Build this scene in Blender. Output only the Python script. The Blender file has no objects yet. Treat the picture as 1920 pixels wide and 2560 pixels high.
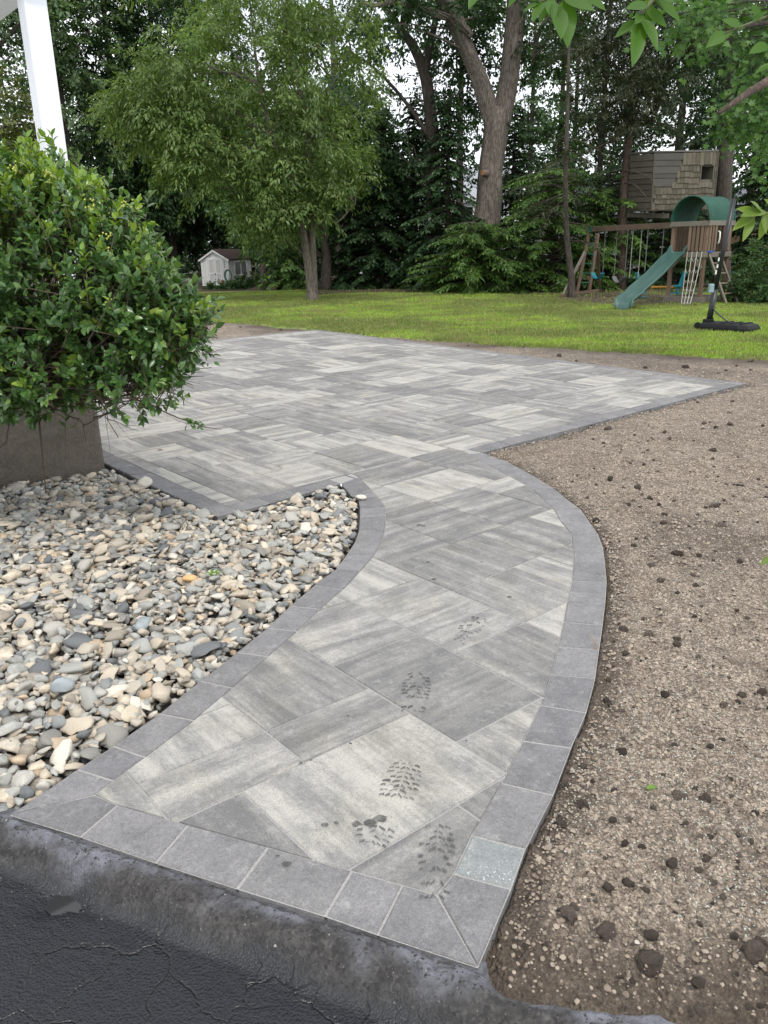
import bpy, math, random
import numpy as np
R = math.radians
S = bpy.context.scene
C = S.collection
rnd = random.Random(7)

# ---------------------------------------------------------------- camera, sky, sun, exposure
cd = bpy.data.cameras.new('camera'); cam = bpy.data.objects.new('camera', cd); C.objects.link(cam); S.camera = cam
cam.location = (0, 0, 1.5)
cd.sensor_fit = 'VERTICAL'; cd.sensor_height = 36.0; cd.lens = 36.0 * 1950 / 2560
cam.rotation_mode = 'QUATERNION'
from mathutils import Quaternion, Vector, Matrix, noise as mn
cam.rotation_quaternion = (Matrix.Rotation(R(90 - 18.672), 4, 'X') @ Matrix.Rotation(R(-1.057), 4, 'Z')).to_quaternion()
cd.clip_start = 0.05; cd.clip_end = 2000
S.view_settings.view_transform = 'Standard'; S.view_settings.look = 'None'
S.view_settings.exposure = 0.46; S.view_settings.gamma = 1.0; S.view_settings.use_curve_mapping = False
S.render.resolution_x = 768; S.render.resolution_y = 1024
S.cycles.max_bounces = 6; S.cycles.diffuse_bounces = 3; S.cycles.transparent_max_bounces = 8
S.cycles.use_denoising = True

SUN_EL, SUN_AZ = 54.0, 165.0          # azimuth from +Y towards +X
w = bpy.data.worlds.new('World'); S.world = w; w.use_nodes = True
wn, wl = w.node_tree.nodes, w.node_tree.links
wn.clear()
wo = wn.new('ShaderNodeOutputWorld'); bg = wn.new('ShaderNodeBackground'); sky = wn.new('ShaderNodeTexSky')
sky.sky_type = 'NISHITA'; sky.sun_disc = False; sky.sun_elevation = R(SUN_EL); sky.sun_rotation = R(SUN_AZ)
sky.air_density = 1.0; sky.dust_density = 2.0
tc = wn.new('ShaderNodeTexCoord'); cn = wn.new('ShaderNodeTexNoise'); cr = wn.new('ShaderNodeValToRGB'); cm = wn.new('ShaderNodeMix')
cm.data_type = 'RGBA'
cn.inputs['Scale'].default_value = 3.2; cn.inputs['Detail'].default_value = 6; cn.inputs['Roughness'].default_value = 0.55
cr.color_ramp.elements[0].position = 0.36; cr.color_ramp.elements[0].color = (0.55, 0.55, 0.55, 1)
cr.color_ramp.elements[1].position = 0.58; cr.color_ramp.elements[1].color = (1, 1, 1, 1)
wl.new(tc.outputs['Generated'], cn.inputs['Vector']); wl.new(cn.outputs['Fac'], cr.inputs['Fac'])
wl.new(cr.outputs['Color'], cm.inputs['Factor'])
wl.new(sky.outputs['Color'], cm.inputs['A']); cm.inputs['B'].default_value = (12.6, 13.0, 13.6, 1)   # thin bright overcast
wl.new(cm.outputs['Result'], bg.inputs['Color']); bg.inputs['Strength'].default_value = 0.1
wl.new(bg.outputs['Background'], wo.inputs['Surface'])

sd = bpy.data.lights.new('sun', 'SUN'); sun = bpy.data.objects.new('sun', sd); C.objects.link(sun)
sd.energy = 1.5; sd.angle = R(12); sd.color = (1.0, 0.96, 0.9)
sv = Vector((math.sin(R(SUN_AZ)) * math.cos(R(SUN_EL)), math.cos(R(SUN_AZ)) * math.cos(R(SUN_EL)), math.sin(R(SUN_EL))))
sun.rotation_mode = 'QUATERNION'; sun.rotation_quaternion = (-sv).to_track_quat('-Z', 'Y'); sun.location = sv * 60

# ---------------------------------------------------------------- node helpers
class NT:
    def __init__(s, name):
        s.m = bpy.data.materials.new(name); s.m.use_nodes = True
        s.n, s.l = s.m.node_tree.nodes, s.m.node_tree.links
        s.p = s.n['Principled BSDF']; s.out = s.n['Material Output']
    def new(s, t, **kw):
        nd = s.n.new('ShaderNode' + t)
        for k, v in kw.items(): setattr(nd, k, v)
        return nd
    def put(s, sock, v):
        if v is None: return
        if isinstance(v, (int, float)): sock.default_value = v
        elif isinstance(v, (tuple, list)):
            sock.default_value = tuple(v) + ((1,) if sock.type == 'RGBA' and len(v) == 3 else ())
        else: s.l.new(v, sock)
    def coord(s, kind='Object', scale=(1, 1, 1), rand=False, rot=None):
        t = s.new('TexCoord').outputs[kind]
        if rand:
            oi = s.new('ObjectInfo'); a = s.new('VectorMath', operation='ADD')
            sc = s.new('VectorMath', operation='SCALE'); sc.inputs[0].default_value = (37.0, 53.0, 71.0)
            s.l.new(oi.outputs['Random'], sc.inputs['Scale']); s.l.new(t, a.inputs[0]); s.l.new(sc.outputs[0], a.inputs[1]); t = a.outputs[0]
        mp = s.new('Mapping'); mp.inputs['Scale'].default_value = scale
        if rot: mp.inputs['Rotation'].default_value = rot
        s.l.new(t, mp.inputs['Vector']); return mp.outputs[0]
    def noise(s, co, scale, detail=3, rough=0.55, dist=0.0):
        t = s.new('TexNoise'); s.put(t.inputs['Vector'], co)
        t.inputs['Scale'].default_value = scale; t.inputs['Detail'].default_value = detail
        t.inputs['Roughness'].default_value = rough; t.inputs['Distortion'].default_value = dist
        return t.outputs['Fac']
    def voro(s, co, scale, feature='F1', out='Distance', rand=1.0):
        t = s.new('TexVoronoi', feature=feature); s.put(t.inputs['Vector'], co); t.inputs['Scale'].default_value = scale
        t.inputs['Randomness'].default_value = rand
        return t.outputs[out]
    def ramp(s, f, stops, interp='LINEAR'):
        t = s.new('ValToRGB'); e = t.color_ramp.elements; t.color_ramp.interpolation = interp
        while len(e) < len(stops): e.new(0.5)
        for i, (p, c) in enumerate(stops):
            e[i].position = p; e[i].color = (c, c, c, 1) if isinstance(c, (int, float)) else tuple(c) + (1,)
        s.put(t.inputs['Fac'], f); return t.outputs['Color']
    def mix(s, f, a, b, blend='MIX'):
        t = s.new('Mix'); t.data_type = 'RGBA'; t.blend_type = blend
        s.put(t.inputs['Factor'], f); s.put(t.inputs['A'], a); s.put(t.inputs['B'], b); return t.outputs['Result']
    def math(s, op, a, b=0.0, clamp=False):
        t = s.new('Math', operation=op, use_clamp=clamp); s.put(t.inputs[0], a); s.put(t.inputs[1], b); return t.outputs[0]
    def bump(s, h, strength=0.3, dist=0.01, normal=None):
        t = s.new('Bump'); t.inputs['Strength'].default_value = strength; t.inputs['Distance'].default_value = dist
        s.put(t.inputs['Height'], h)
        if normal: s.l.new(normal, t.inputs['Normal'])
        return t.outputs[0]
    def attr(s, name):
        t = s.new('Attribute'); t.attribute_name = name; return t.outputs['Fac']
    def island(s): return s.new('NewGeometry').outputs['Random Per Island']
    def orand(s): return s.new('ObjectInfo').outputs['Random']
    def done(s, color=None, rough=0.8, normal=None, metal=None, spec=None):
        s.put(s.p.inputs['Base Color'], color); s.put(s.p.inputs['Roughness'], rough)
        if normal is not None: s.l.new(normal, s.p.inputs['Normal'])
        if metal is not None: s.put(s.p.inputs['Metallic'], metal)
        if spec is not None: s.put(s.p.inputs['Specular IOR Level'], spec)
        return s.m

def plain(name, color, rough=0.6, vary=0.25, scale=6.0, bump=0.15, bdist=0.004, stretch=(1, 1, 1), spec=None):
    t = NT(name); co = t.coord('Object', stretch, rand=True)
    n = t.noise(co, scale, 5, 0.6)
    f = t.ramp(n, [(0.25, 1 - vary), (0.75, 1 + vary)])
    col = t.mix(1.0, color, f, 'MULTIPLY')
    f2 = t.noise(co, scale * 7, 4, 0.6)
    return t.done(col, rough, t.bump(f2, bump, bdist), spec=spec)

def weathered(name, a, b, rough=0.85, stretch=(2, 40, 40), bump=0.4):
    t = NT(name); co = t.coord('Object', stretch, rand=True)
    n = t.noise(co, 1.5, 6, 0.65); g = t.noise(t.coord('Object', (1, 1, 1), rand=True), 2.2, 4)
    f = t.math('ADD', t.math('MULTIPLY', n, 0.7), t.math('MULTIPLY', g, 0.3))
    o = t.math('ADD', f, t.math('MULTIPLY', t.math('SUBTRACT', t.orand(), 0.5), 0.25))
    return t.done(t.ramp(o, [(0.3, a), (0.7, b)]), rough, t.bump(n, bump, 0.004))

def leafmat(name, c1, c2, c3, trans=0.35, rough=0.45, spec=0.4):
    t = NT(name)
    col = t.ramp(t.island(), [(0.0, c1), (0.6, c2), (1.0, c3)])
    big = t.noise(t.coord('Object'), 0.55, 2)
    col = t.mix(1.0, col, t.ramp(big, [(0.3, 0.72), (0.7, 1.25)]), 'MULTIPLY')
    t.done(col, rough, spec=spec)
    tr = t.new('BsdfTranslucent'); ms = t.new('MixShader'); ms.inputs[0].default_value = trans
    lc = t.mix(1.0, col, (1.25, 1.3, 0.55), 'MULTIPLY'); t.l.new(lc, tr.inputs['Color'])
    t.l.new(t.p.outputs[0], ms.inputs[1]); t.l.new(tr.outputs[0], ms.inputs[2]); t.l.new(ms.outputs[0], t.out.inputs['Surface'])
    return t.m

def barkmat(name, a, b, scale=1.0, bump=0.8):
    t = NT(name); co = t.coord('Object', (9 * scale, 9 * scale, 1.6 * scale))
    n = t.noise(co, 2.0, 6, 0.65, 0.6); v = t.voro(co, 2.2, 'DISTANCE_TO_EDGE')
    rid = t.ramp(v, [(0.0, 0.0), (0.25, 1.0)])
    f = t.math('MULTIPLY', n, t.math('ADD', t.math('MULTIPLY', rid, 0.5), 0.5))
    col = t.ramp(f, [(0.15, a), (0.6, b)])
    lich = t.ramp(t.noise(t.coord('Object', (3, 3, 1.5)), 1.1, 5), [(0.58, 0.0), (0.7, 0.35)])
    col = t.mix(lich, col, tuple(min(1, c * 1.7) for c in b))
    return t.done(col, 0.9, t.bump(f, bump, 0.03))

# ---------------------------------------------------------------- mesh helpers
def woff(o):
    v = Vector((0, 0, 0))
    while o is not None: v = v + o.location; o = o.parent
    return v
def link_mesh(name, me, m=None, parent=None, smooth=False):
    if m is not None and not me.materials: me.materials.append(m)
    o = bpy.data.objects.new(name, me); C.objects.link(o)
    if parent is not None: o.parent = parent
    if smooth: me.polygons.foreach_set('use_smooth', [True] * len(me.polygons))
    return o
def np_mesh(name, V, F, compact=False):
    """V (n,3); F (m,k) all faces of the same size"""
    V = np.asarray(V, np.float32); F = np.asarray(F, np.int32); k = F.shape[1]
    used = np.unique(F)
    if compact and len(used) < len(V):
        mp = np.full(len(V), -1, np.int32); mp[used] = np.arange(len(used)); V = V[used]; F = mp[F]
    me = bpy.data.meshes.new(name)
    me.vertices.add(len(V)); me.vertices.foreach_set('co', V.ravel())
    me.loops.add(F.size); me.loops.foreach_set('vertex_index', F.ravel())
    me.polygons.add(len(F)); me.polygons.foreach_set('loop_start', np.arange(0, F.size, k, dtype=np.int32))
    me.update(calc_edges=True)
    return me
def seen(x, y, z=0.0, m=1.06):
    """near enough to the camera's field of view to be worth building"""
    dep = y * 0.9474 + (1.5 - z) * 0.3202; ux = np.abs(x) / np.maximum(dep, 1e-3); uy = ((1.5 - z) * 0.9474 - y * 0.3202) / np.maximum(dep, 1e-3)
    return (dep > 0.3) & (ux < 0.505 * m) & (uy < 0.675 * m)
class MB:
    def __init__(s): s.v, s.f = [], []
    def add(s, vs, fs):
        b = len(s.v); s.v += [tuple(v) for v in vs]; s.f += [tuple(b + i for i in f) for f in fs]; return s
    def box(s, c, size, ax=None):
        """ax: three axis vectors (rows)"""
        x, y, z = [d / 2 for d in size]; ax = ax or ((1, 0, 0), (0, 1, 0), (0, 0, 1))
        A = [Vector(a) for a in ax]; c = Vector(c)
        vs = [c + A[0] * (i * x) + A[1] * (j * y) + A[2] * (k * z) for k in (-1, 1) for j in (-1, 1) for i in (-1, 1)]
        return s.add(vs, [(0, 2, 3, 1), (4, 5, 7, 6), (0, 1, 5, 4), (2, 6, 7, 3), (0, 4, 6, 2), (1, 3, 7, 5)])
    def bar(s, p, q, w, h, up=(0, 0, 1)):
        p, q = Vector(p), Vector(q); d = q - p; L = d.length; d = d / L
        u = Vector(up); sd_ = d.cross(u)
        if sd_.length < 1e-4: sd_ = d.cross(Vector((0, 1, 0)))
        sd_.normalize(); u = sd_.cross(d)
        return s.box((p + q) / 2, (L, w, h), (d, sd_, u))
    def tube(s, pts, rad, n=6, cap=True, wob=None):
        pts = [Vector(p) for p in pts]; base = len(s.v); m = len(pts)
        if not isinstance(rad, (list, tuple)): rad = [rad] * m
        t0 = (pts[1] - pts[0]).normalized(); ref = Vector((0, 0, 1)) if abs(t0.z) < 0.9 else Vector((1, 0, 0))
        nx = t0.cross(ref).normalized()
        for i in range(m):
            t = (pts[min(i + 1, m - 1)] - pts[max(i - 1, 0)]).normalized()
            nx = (nx - t * nx.dot(t)).normalized(); ny = t.cross(nx)
            for k in range(n):
                a = 2 * math.pi * k / n; r = rad[i]
                if wob: r *= wob(pts[i], a)
                s.v.append(tuple(pts[i] + nx * (r * math.cos(a)) + ny * (r * math.sin(a))))
        for i in range(m - 1):
            for k in range(n):
                a, b = base + i * n + k, base + i * n + (k + 1) % n
                s.f.append((a, b, b + n, a + n))
        if cap:
            s.f.append(tuple(base + k for k in range(n))[::-1]); s.f.append(tuple(base + (m - 1) * n + k for k in range(n)))
        return s
    def prism(s, poly, z0, z1):
        n = len(poly)
        vs = [(x, y, z0) for x, y in poly] + [(x, y, z1) for x, y in poly]
        fs = [tuple(range(n))[::-1], tuple(range(n, 2 * n))] + [(i, (i + 1) % n, n + (i + 1) % n, n + i) for i in range(n)]
        return s.add(vs, fs)
    def extrude(s, poly, off):
        """planar 3-D polygon pushed along the vector off"""
        n = len(poly); o = Vector(off)
        vs = [Vector(p) for p in poly] + [Vector(p) + o for p in poly]
        fs = [tuple(range(n))[::-1], tuple(range(n, 2 * n))] + [(i, (i + 1) % n, n + (i + 1) % n, n + i) for i in range(n)]
        return s.add(vs, fs)
    def build(s, name, m, parent=None, smooth=False, bevel=0.0):
        me = bpy.data.meshes.new(name); o_ = woff(parent)
        me.from_pydata([(x - o_.x, y - o_.y, z - o_.z) for x, y, z in s.v], [], s.f); me.update()
        o = link_mesh(name, me, m, parent, smooth)
        if bevel:
            md = o.modifiers.new('bevel', 'BEVEL'); md.width = bevel; md.segments = 2; md.limit_method = 'ANGLE'
        return o
def tag(o, label=None, cat=None, group=None, kind=None):
    if label: o['label'] = label
    if cat: o['category'] = cat
    if group: o['group'] = group
    if kind: o['kind'] = kind
    return o
def thing(name, label, cat, loc, group=None):
    o = bpy.data.objects.new(name, None); C.objects.link(o); o.location = loc; o.empty_display_size = 0.2
    return tag(o, label, cat, group)
def bez(p, q, r, n=8):
    p, q, r = Vector(p), Vector(q), Vector(r)
    return [p * (1 - t) ** 2 + q * (2 * t * (1 - t)) + r * t * t for t in [i / n for i in range(n + 1)]]
def lerp(a, b, t): return a + (b - a) * t
def sstep(a, b, x):
    t = np.clip((x - a) / (b - a), 0, 1); return t * t * (3 - 2 * t)
def fnoise(x, y, seed=0, octs=4, sc=1.0):
    """cheap layered value noise on arrays"""
    out = np.zeros(np.shape(x)); amp = 1.0; tot = 0
    for o in range(octs):
        f = sc * 2.03 ** o; X, Y = x * f + 17.3 * o + seed * 3.1, y * f - 9.7 * o + seed * 5.7
        xi, yi = np.floor(X), np.floor(Y); fx, fy = X - xi, Y - yi; fx = fx * fx * (3 - 2 * fx); fy = fy * fy * (3 - 2 * fy)
        def h(a, b):
            v = np.sin(a * 127.1 + b * 311.7 + seed * 74.7) * 43758.5453; return v - np.floor(v)
        v = (h(xi, yi) * (1 - fx) + h(xi + 1, yi) * fx) * (1 - fy) + (h(xi, yi + 1) * (1 - fx) + h(xi + 1, yi + 1) * fx) * fy
        out = out + amp * v; tot += amp; amp *= 0.5
    return out / tot
def inside(poly, X, Y):
    r = np.zeros(np.shape(X), bool); n = len(poly)
    for i in range(n):
        x0, y0 = poly[i][:2]; x1, y1 = poly[(i + 1) % n][:2]
        if y0 == y1: continue
        c = ((y0 > Y) != (y1 > Y)) & (X < (x1 - x0) * (Y - y0) / (y1 - y0) + x0); r ^= c
    return r
def edist(poly, X, Y, closed=True):
    d = np.full(np.shape(X), 1e9); n = len(poly)
    for i in range(n if closed else n - 1):
        x0, y0 = poly[i][:2]; x1, y1 = poly[(i + 1) % n][:2]; dx, dy = x1 - x0, y1 - y0
        t = np.clip(((X - x0) * dx + (Y - y0) * dy) / (dx * dx + dy * dy + 1e-12), 0, 1)
        d = np.minimum(d, np.hypot(X - x0 - t * dx, Y - y0 - t * dy))
    return d
def sdist(poly, X, Y): return np.where(inside(poly, X, Y), -1, 1) * edist(poly, X, Y)
def polar(r0, r1, k, a0, a1, da):
    rs = [r0]
    while rs[-1] < r1: rs.append(rs[-1] * k)
    th = np.arange(a0, a1 + da / 2, da); r, t = np.meshgrid(rs, np.radians(th), indexing='ij')
    X, Y = r * np.sin(t), r * np.cos(t); n, m = X.shape
    i, j = np.meshgrid(np.arange(n - 1), np.arange(m - 1), indexing='ij'); a = i * m + j
    return X.ravel(), Y.ravel(), np.stack([a, a + 1, a + m + 1, a + m], -1).reshape(-1, 4)[:, ::-1]
def float_attr(me, name, vals):
    a = me.attributes.new(name, 'FLOAT', 'POINT'); a.data.foreach_set('value', np.asarray(vals, np.float32))

# ---------------------------------------------------------------- paving frame: u and v run along the two paving directions
YAW = 0.8649202
AU = (math.cos(YAW), -math.sin(YAW)); BV = (math.sin(YAW), math.cos(YAW)); SL = math.tan(R(2.53)); VH = 2.297
def xy(u, v): return (u * AU[0] + v * BV[0], u * AU[1] + v * BV[1])
def vof(x, y): return x * BV[0] + y * BV[1]
def base_z(x, y): return np.clip((VH - vof(x, y)) * SL, 0, 0.11)      # the walk climbs a little towards the driveway
JR = [((-3.9427, 4.3575), (-3.9991, 4.196)), ((-3.6228, 4.2939), (-3.6611, 4.1274)), ((-3.1679, 4.0958), (-3.2374, 3.9611)), ((-2.9812, 4.0001), (-3.0586, 3.8816)), ((-2.7883, 3.8788), (-2.8831, 3.7615)), ((-2.6116, 3.7743), (-2.7086, 3.6458)), ((-2.4505, 3.6329), (-2.5526, 3.5037)), ((-2.2879, 3.4875), (-2.3886, 3.3814)), ((-2.1515, 3.3348), (-2.2433, 3.1999)), ((-2.0132, 3.151), (-2.1293, 3.0503)), ((-1.8826, 2.9707), (-2.0015, 2.8647)), ((-1.7594, 2.7794), (-1.881, 2.6668)), ((-1.6395, 2.5834), (-1.7667, 2.4865)), ((-1.5247, 2.3919), (-1.6501, 2.2968)), ((-1.4056, 2.1939), (-1.5279, 2.0953)), ((-1.2892, 1.9755), (-1.4164, 1.8938)), ((-1.1968, 1.7656), (-1.3174, 1.6804)), ((-1.0894, 1.5359), (-1.2193, 1.4649)), ((-1.0001, 1.3058), (-1.1256, 1.2383)), ((-0.9349, 1.1729), (-1.0591, 1.1034)), ((-0.8354, 0.9496), (-1.0382, 1.0256))]
JE = [((-1.0366, 0.8423), (-1.1114, 0.985)), ((-1.1522, 0.7844), (-1.2242, 0.9212)), ((-1.3534, 0.6736), (-1.4252, 0.8068)), ((-1.5553, 0.5636), (-1.6302, 0.6905)), ((-1.7651, 0.4563), (-1.8263, 0.5814))]
JL = [((-1.9662, 0.3448), (-1.9056, 0.5519)), ((-2.0536, 0.5565), (-1.9348, 0.6148)), ((-2.1008, 0.6833), (-1.9817, 0.7336)), ((-2.1834, 0.8733), (-2.0731, 0.9414)), ((-2.2916, 1.0789), (-2.1774, 1.1434)), ((-2.4025, 1.2946), (-2.2961, 1.367)), ((-2.5124, 1.5001), (-2.4078, 1.5777)), ((-2.6369, 1.699), (-2.5245, 1.78)), ((-2.7639, 1.9224), (-2.6362, 1.9933)), ((-2.8595, 2.1168), (-2.7615, 2.1925)), ((-2.9994, 2.3016), (-2.8876, 2.3902)), ((-3.1152, 2.4492), (-3.0166, 2.5533)), ((-3.2393, 2.5765), (-3.1494, 2.6902)), ((-3.3979, 2.7097), (-3.3138, 2.8396)), ((-3.5391, 2.8246), (-3.4558, 2.953)), ((-3.7011, 2.9431), (-3.6337, 3.0494)), ((-3.7813, 2.9453), (-3.8176, 3.1362)), ((-4.0397, 3.0669), (-4.0755, 3.2535))]
WB = 0.1524
c_far = (-12.8532, 9.2694); c_rt = (-3.9812, 8.7501); c_fr = (-3.9904, 2.0938)
c_in = JR[0][0]; c_nl = JL[-1][0]; c_lf = (c_far[0], c_fr[1])
OUT_UV = [c_lf, c_far, c_rt] + [o for o, i in JR] + [o for o, i in JE] + [o for o, i in JL] + [c_fr]
PATIO_XY = [xy(*p) for p in OUT_UV]
RIGHT_XY = [xy(*p) for p in [c_rt] + [o for o, i in JR]]
BED_UV = [o for o, i in JL] + [c_fr, (c_fr[0] - 1.45, c_fr[1] - 0.02)]
BED_XY = [xy(*p) for p in BED_UV] + [(-3.6, 4.2), (-3.6, 2.2), (-2.2, 1.95)]
E0, E1 = xy(*JL[0][0]), xy(*JR[-1][0])                                # driveway edge line
ed = Vector((E1[0] - E0[0], E1[1] - E0[1], 0)).normalized(); en = Vector((ed.y, -ed.x, 0))   # en points to the driveway
DRIVE_XY = [(E0[0] - ed.x * 6, E0[1] - ed.y * 6), E1, (0.212, 1.184, 0.060)[:2], (0.351, 1.154, 0.057)[:2], (0.541, 1.139, 0.051)[:2], (0.734, 1.122, 0.045)[:2], (6, 0.95), (6, -6), (-8, -6)]
LAWN_EDGE = [(-14, 25.5), (-6.2, 20.4), (-3.591, 17.906, 0.000)[:2], (-2.128, 16.535, 0.000)[:2], (-1.099, 15.486, 0.000)[:2], (0.225, 14.095, 0.000)[:2], (1.137, 13.226, 0.000)[:2], (2.017, 12.443, 0.000)[:2], (2.961, 11.832, 0.000)[:2], (3.805, 11.227, 0.000)[:2], (4.504, 10.830, 0.000)[:2], (5.131, 10.418, 0.000)[:2], (7.6, 9.1), (11, 7.2), (30, 2)]
def lawn_side(X, Y):       # > 0 on the lawn, < 0 on the bare soil
    poly = LAWN_EDGE + [(30, 300), (-200, 300), (-200, 40)]
    d = -sdist(poly, X, Y) - 0.10; return d + 0.22 * (fnoise(X, Y, 3, 3, 2.2) - 0.5) * 2
def lawn_z(X, Y):
    dip = -0.5 * sstep(29, 46, Y) * sstep(9, -2, X)
    return dip + 0.05 * (fnoise(X, Y, 5, 2, 0.25) - 0.5)

# ---- lawn sheet, out to the horizon
t = NT('grass_ground'); co = t.coord('Object')
n1 = t.noise(co, 0.33, 4, 0.6); n2 = t.noise(co, 2.6, 5, 0.65); n3 = t.noise(t.coord('Object', (1, 1, 1)), 60, 3, 0.7)
col = t.ramp(n1, [(0.34, (0.13, 0.18, 0.035)), (0.48, (0.155, 0.215, 0.045)), (0.57, (0.24, 0.37, 0.04)), (0.66, (0.20, 0.235, 0.06))])
col = t.mix(t.ramp(n2, [(0.38, 0.0), (0.66, 0.75)]), col, (0.21, 0.19, 0.08))
col = t.mix(1.0, col, t.ramp(n3, [(0.25, 0.55), (0.75, 1.35)]), 'MULTIPLY')
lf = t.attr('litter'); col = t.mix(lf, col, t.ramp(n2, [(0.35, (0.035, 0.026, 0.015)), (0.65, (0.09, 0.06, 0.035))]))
M_lawn = t.done(col, 0.9, t.bump(n3, 0.8, 0.03))
X, Y, F = polar(7.5, 420, 1.022, -62, 62, 0.5)
s = lawn_side(X, Y)
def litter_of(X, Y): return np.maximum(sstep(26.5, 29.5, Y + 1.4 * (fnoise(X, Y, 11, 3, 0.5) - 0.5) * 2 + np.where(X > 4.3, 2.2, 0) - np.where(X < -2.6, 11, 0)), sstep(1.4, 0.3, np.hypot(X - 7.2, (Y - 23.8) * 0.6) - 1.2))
Z = lawn_z(X, Y) - 0.16 * sstep(0.10, -0.35, s) - 0.004
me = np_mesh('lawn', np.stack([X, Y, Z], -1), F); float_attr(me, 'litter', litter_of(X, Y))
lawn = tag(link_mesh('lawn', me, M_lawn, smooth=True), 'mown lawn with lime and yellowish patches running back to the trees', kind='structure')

# ---- bare soil
t = NT('seeded_soil'); co = t.coord('Object')
n1 = t.noise(co, 1.1, 5, 0.6); n2 = t.noise(co, 9, 5, 0.7); n3 = t.noise(co, 140, 3, 0.7); vo = t.voro(co, 95)
col = t.ramp(n1, [(0.3, (0.39, 0.31, 0.235)), (0.52, (0.51, 0.42, 0.325)), (0.72, (0.58, 0.485, 0.38))])
for sc_v, lo, hi in ((75, 0.62, 1.28), (170, 0.62, 1.30)):
    vr = t.voro(co, sc_v, 'F1', 'Color'); vd = t.voro(co, sc_v)
    col = t.mix(1.0, col, t.ramp(vr, [(0.15, lo), (0.85, hi)]), 'MULTIPLY'); col = t.mix(1.0, col, t.ramp(vd, [(0.30, 1.08), (0.75, 0.55)]), 'MULTIPLY')
col = t.mix(t.ramp(n2, [(0.38, 0.6), (0.58, 0.0)]), col, (0.14, 0.103, 0.077))
col = t.mix(1.0, col, t.ramp(n3, [(0.2, 0.6), (0.8, 1.35)]), 'MULTIPLY')
dk = t.attr('damp'); col = t.mix(dk, col, (0.085, 0.063, 0.046))
fl = t.ramp(t.voro(t.coord('Object', (1, 1.7, 1)), 150), [(0.10, 1.0), (0.16, 0.0)])
fl = t.math('MULTIPLY', fl, t.ramp(t.noise(co, 3.0, 3), [(0.45, 0.0), (0.6, 0.75)]))
col = t.mix(fl, col, (0.52, 0.55, 0.50))
h = t.math('ADD', t.math('MULTIPLY', n3, 0.5), t.math('MULTIPLY', vo, 0.8))
M_soil = t.done(col, 0.95, t.bump(h, 1.0, 0.018))
X, Y, F = polar(0.85, 27, 1.009, -50, 60, 0.22)
dp = sdist(PATIO_XY, X, Y); dd = sdist(DRIVE_XY, X, Y); db = sdist(BED_XY, X, Y); ls = lawn_side(X, Y)
def soil_rise(X, Y):
    return (0.13 * np.exp(-(((X - 4.3) / 1.5) ** 2 + ((Y - 6.6) / 1.1) ** 2)) + 0.05 * (fnoise(X, Y, 1, 2, 0.6) - 0.5)) * sstep(0.0, 1.2, sdist(PATIO_XY, X, Y))
def soil_z(X, Y, fine=True):
    z = base_z(X, Y) * sstep(3.2, 0.6, edist(RIGHT_XY, X, Y, False)) - 0.022 + soil_rise(X, Y)
    if fine:
        r = np.hypot(X, Y)
        z = z + 0.030 * (fnoise(X, Y, 2, 3, 4.5) - 0.5) + 0.034 * (np.abs(fnoise(X, Y, 9, 3, 17) - 0.5) * 2) ** 1.3 * sstep(14, 3, r) \
              + 0.012 * (fnoise(X, Y, 6, 2, 70) - 0.5) * sstep(6, 2, r)
    return z
Z = soil_z(X, Y)
Z -= 0.010 * sstep(0.10, 0.0, np.abs(dp))
Z -= 0.05 * sstep(0.22, 0.0, dd) * (dp > 0)
hole = np.maximum.reduce([sstep(0.004, -0.05, dp), sstep(0.01, -0.06, dd), sstep(0.0, -0.06, db)])
Z -= 0.25 * hole
Z -= 0.05 * sstep(0.0, 0.5, ls)
damp = np.clip(sstep(0.16, 0.02, dp + 0.10 * (fnoise(X, Y, 21, 3, 6) - 0.5)) * 0.75 + sstep(0.36, 0.05, dd + 0.2 * (fnoise(X, Y, 22, 3, 5) - 0.5)) * 0.8
               + 0.55 * sstep(0.5, 0.75, fnoise(X, Y, 23, 3, 1.0)) * sstep(2.0, 4.0, Y) + 0.45 * np.exp(-(((X - 4.7) / 0.9) ** 2 + ((Y - 6.9) / 0.5) ** 2)) + 0.5 * sstep(-0.5, -0.1, ls) , 0, 0.85)
keep = (hole[F].min(1) < 0.98) & (ls[F].min(1) < 0.5) & ~(inside(BED_XY, X, Y)[F].all(1))
house = (X < -2.05) & (vof(X, Y) < 2.1)
keep &= ~house[F].all(1)
me = np_mesh('soil', np.stack([X, Y, Z], -1), F[keep]); float_attr(me, 'damp', damp)
soil = tag(link_mesh('soil', me, M_soil, smooth=True), 'bare seeded soil round the new paving', kind='structure')

# ---- driveway
t = NT('asphalt'); co = t.coord('Object')
n1 = t.noise(co, 3.0, 5, 0.6); n2 = t.noise(co, 120, 4, 0.7); n4 = t.noise(t.coord('Object', (1, 1, 1)), 14, 6, 0.65, 0.8)
vo = t.voro(co, 170); be = t.attr('berm'); n5 = t.noise(co, 22, 5, 0.7)
cw = t.new('VectorMath', operation='ADD'); nv = t.new('TexNoise'); nv.inputs['Scale'].default_value = 7; nv.inputs['Detail'].default_value = 5
t.l.new(co, nv.inputs['Vector']); sc_ = t.new('VectorMath', operation='SCALE'); sc_.inputs['Scale'].default_value = 0.16
t.l.new(nv.outputs['Color'], sc_.inputs[0]); t.l.new(co, cw.inputs[0]); t.l.new(sc_.outputs[0], cw.inputs[1])
crk = t.math('MULTIPLY', t.ramp(t.voro(cw.outputs[0], 5.5, 'DISTANCE_TO_EDGE'), [(0.0, 1.0), (0.020, 0.0)]), t.ramp(n1, [(0.43, 0.0), (0.56, 1.0)]))
crk = t.math('MULTIPLY', crk, t.math('SUBTRACT', 1.0, be, True))
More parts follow.
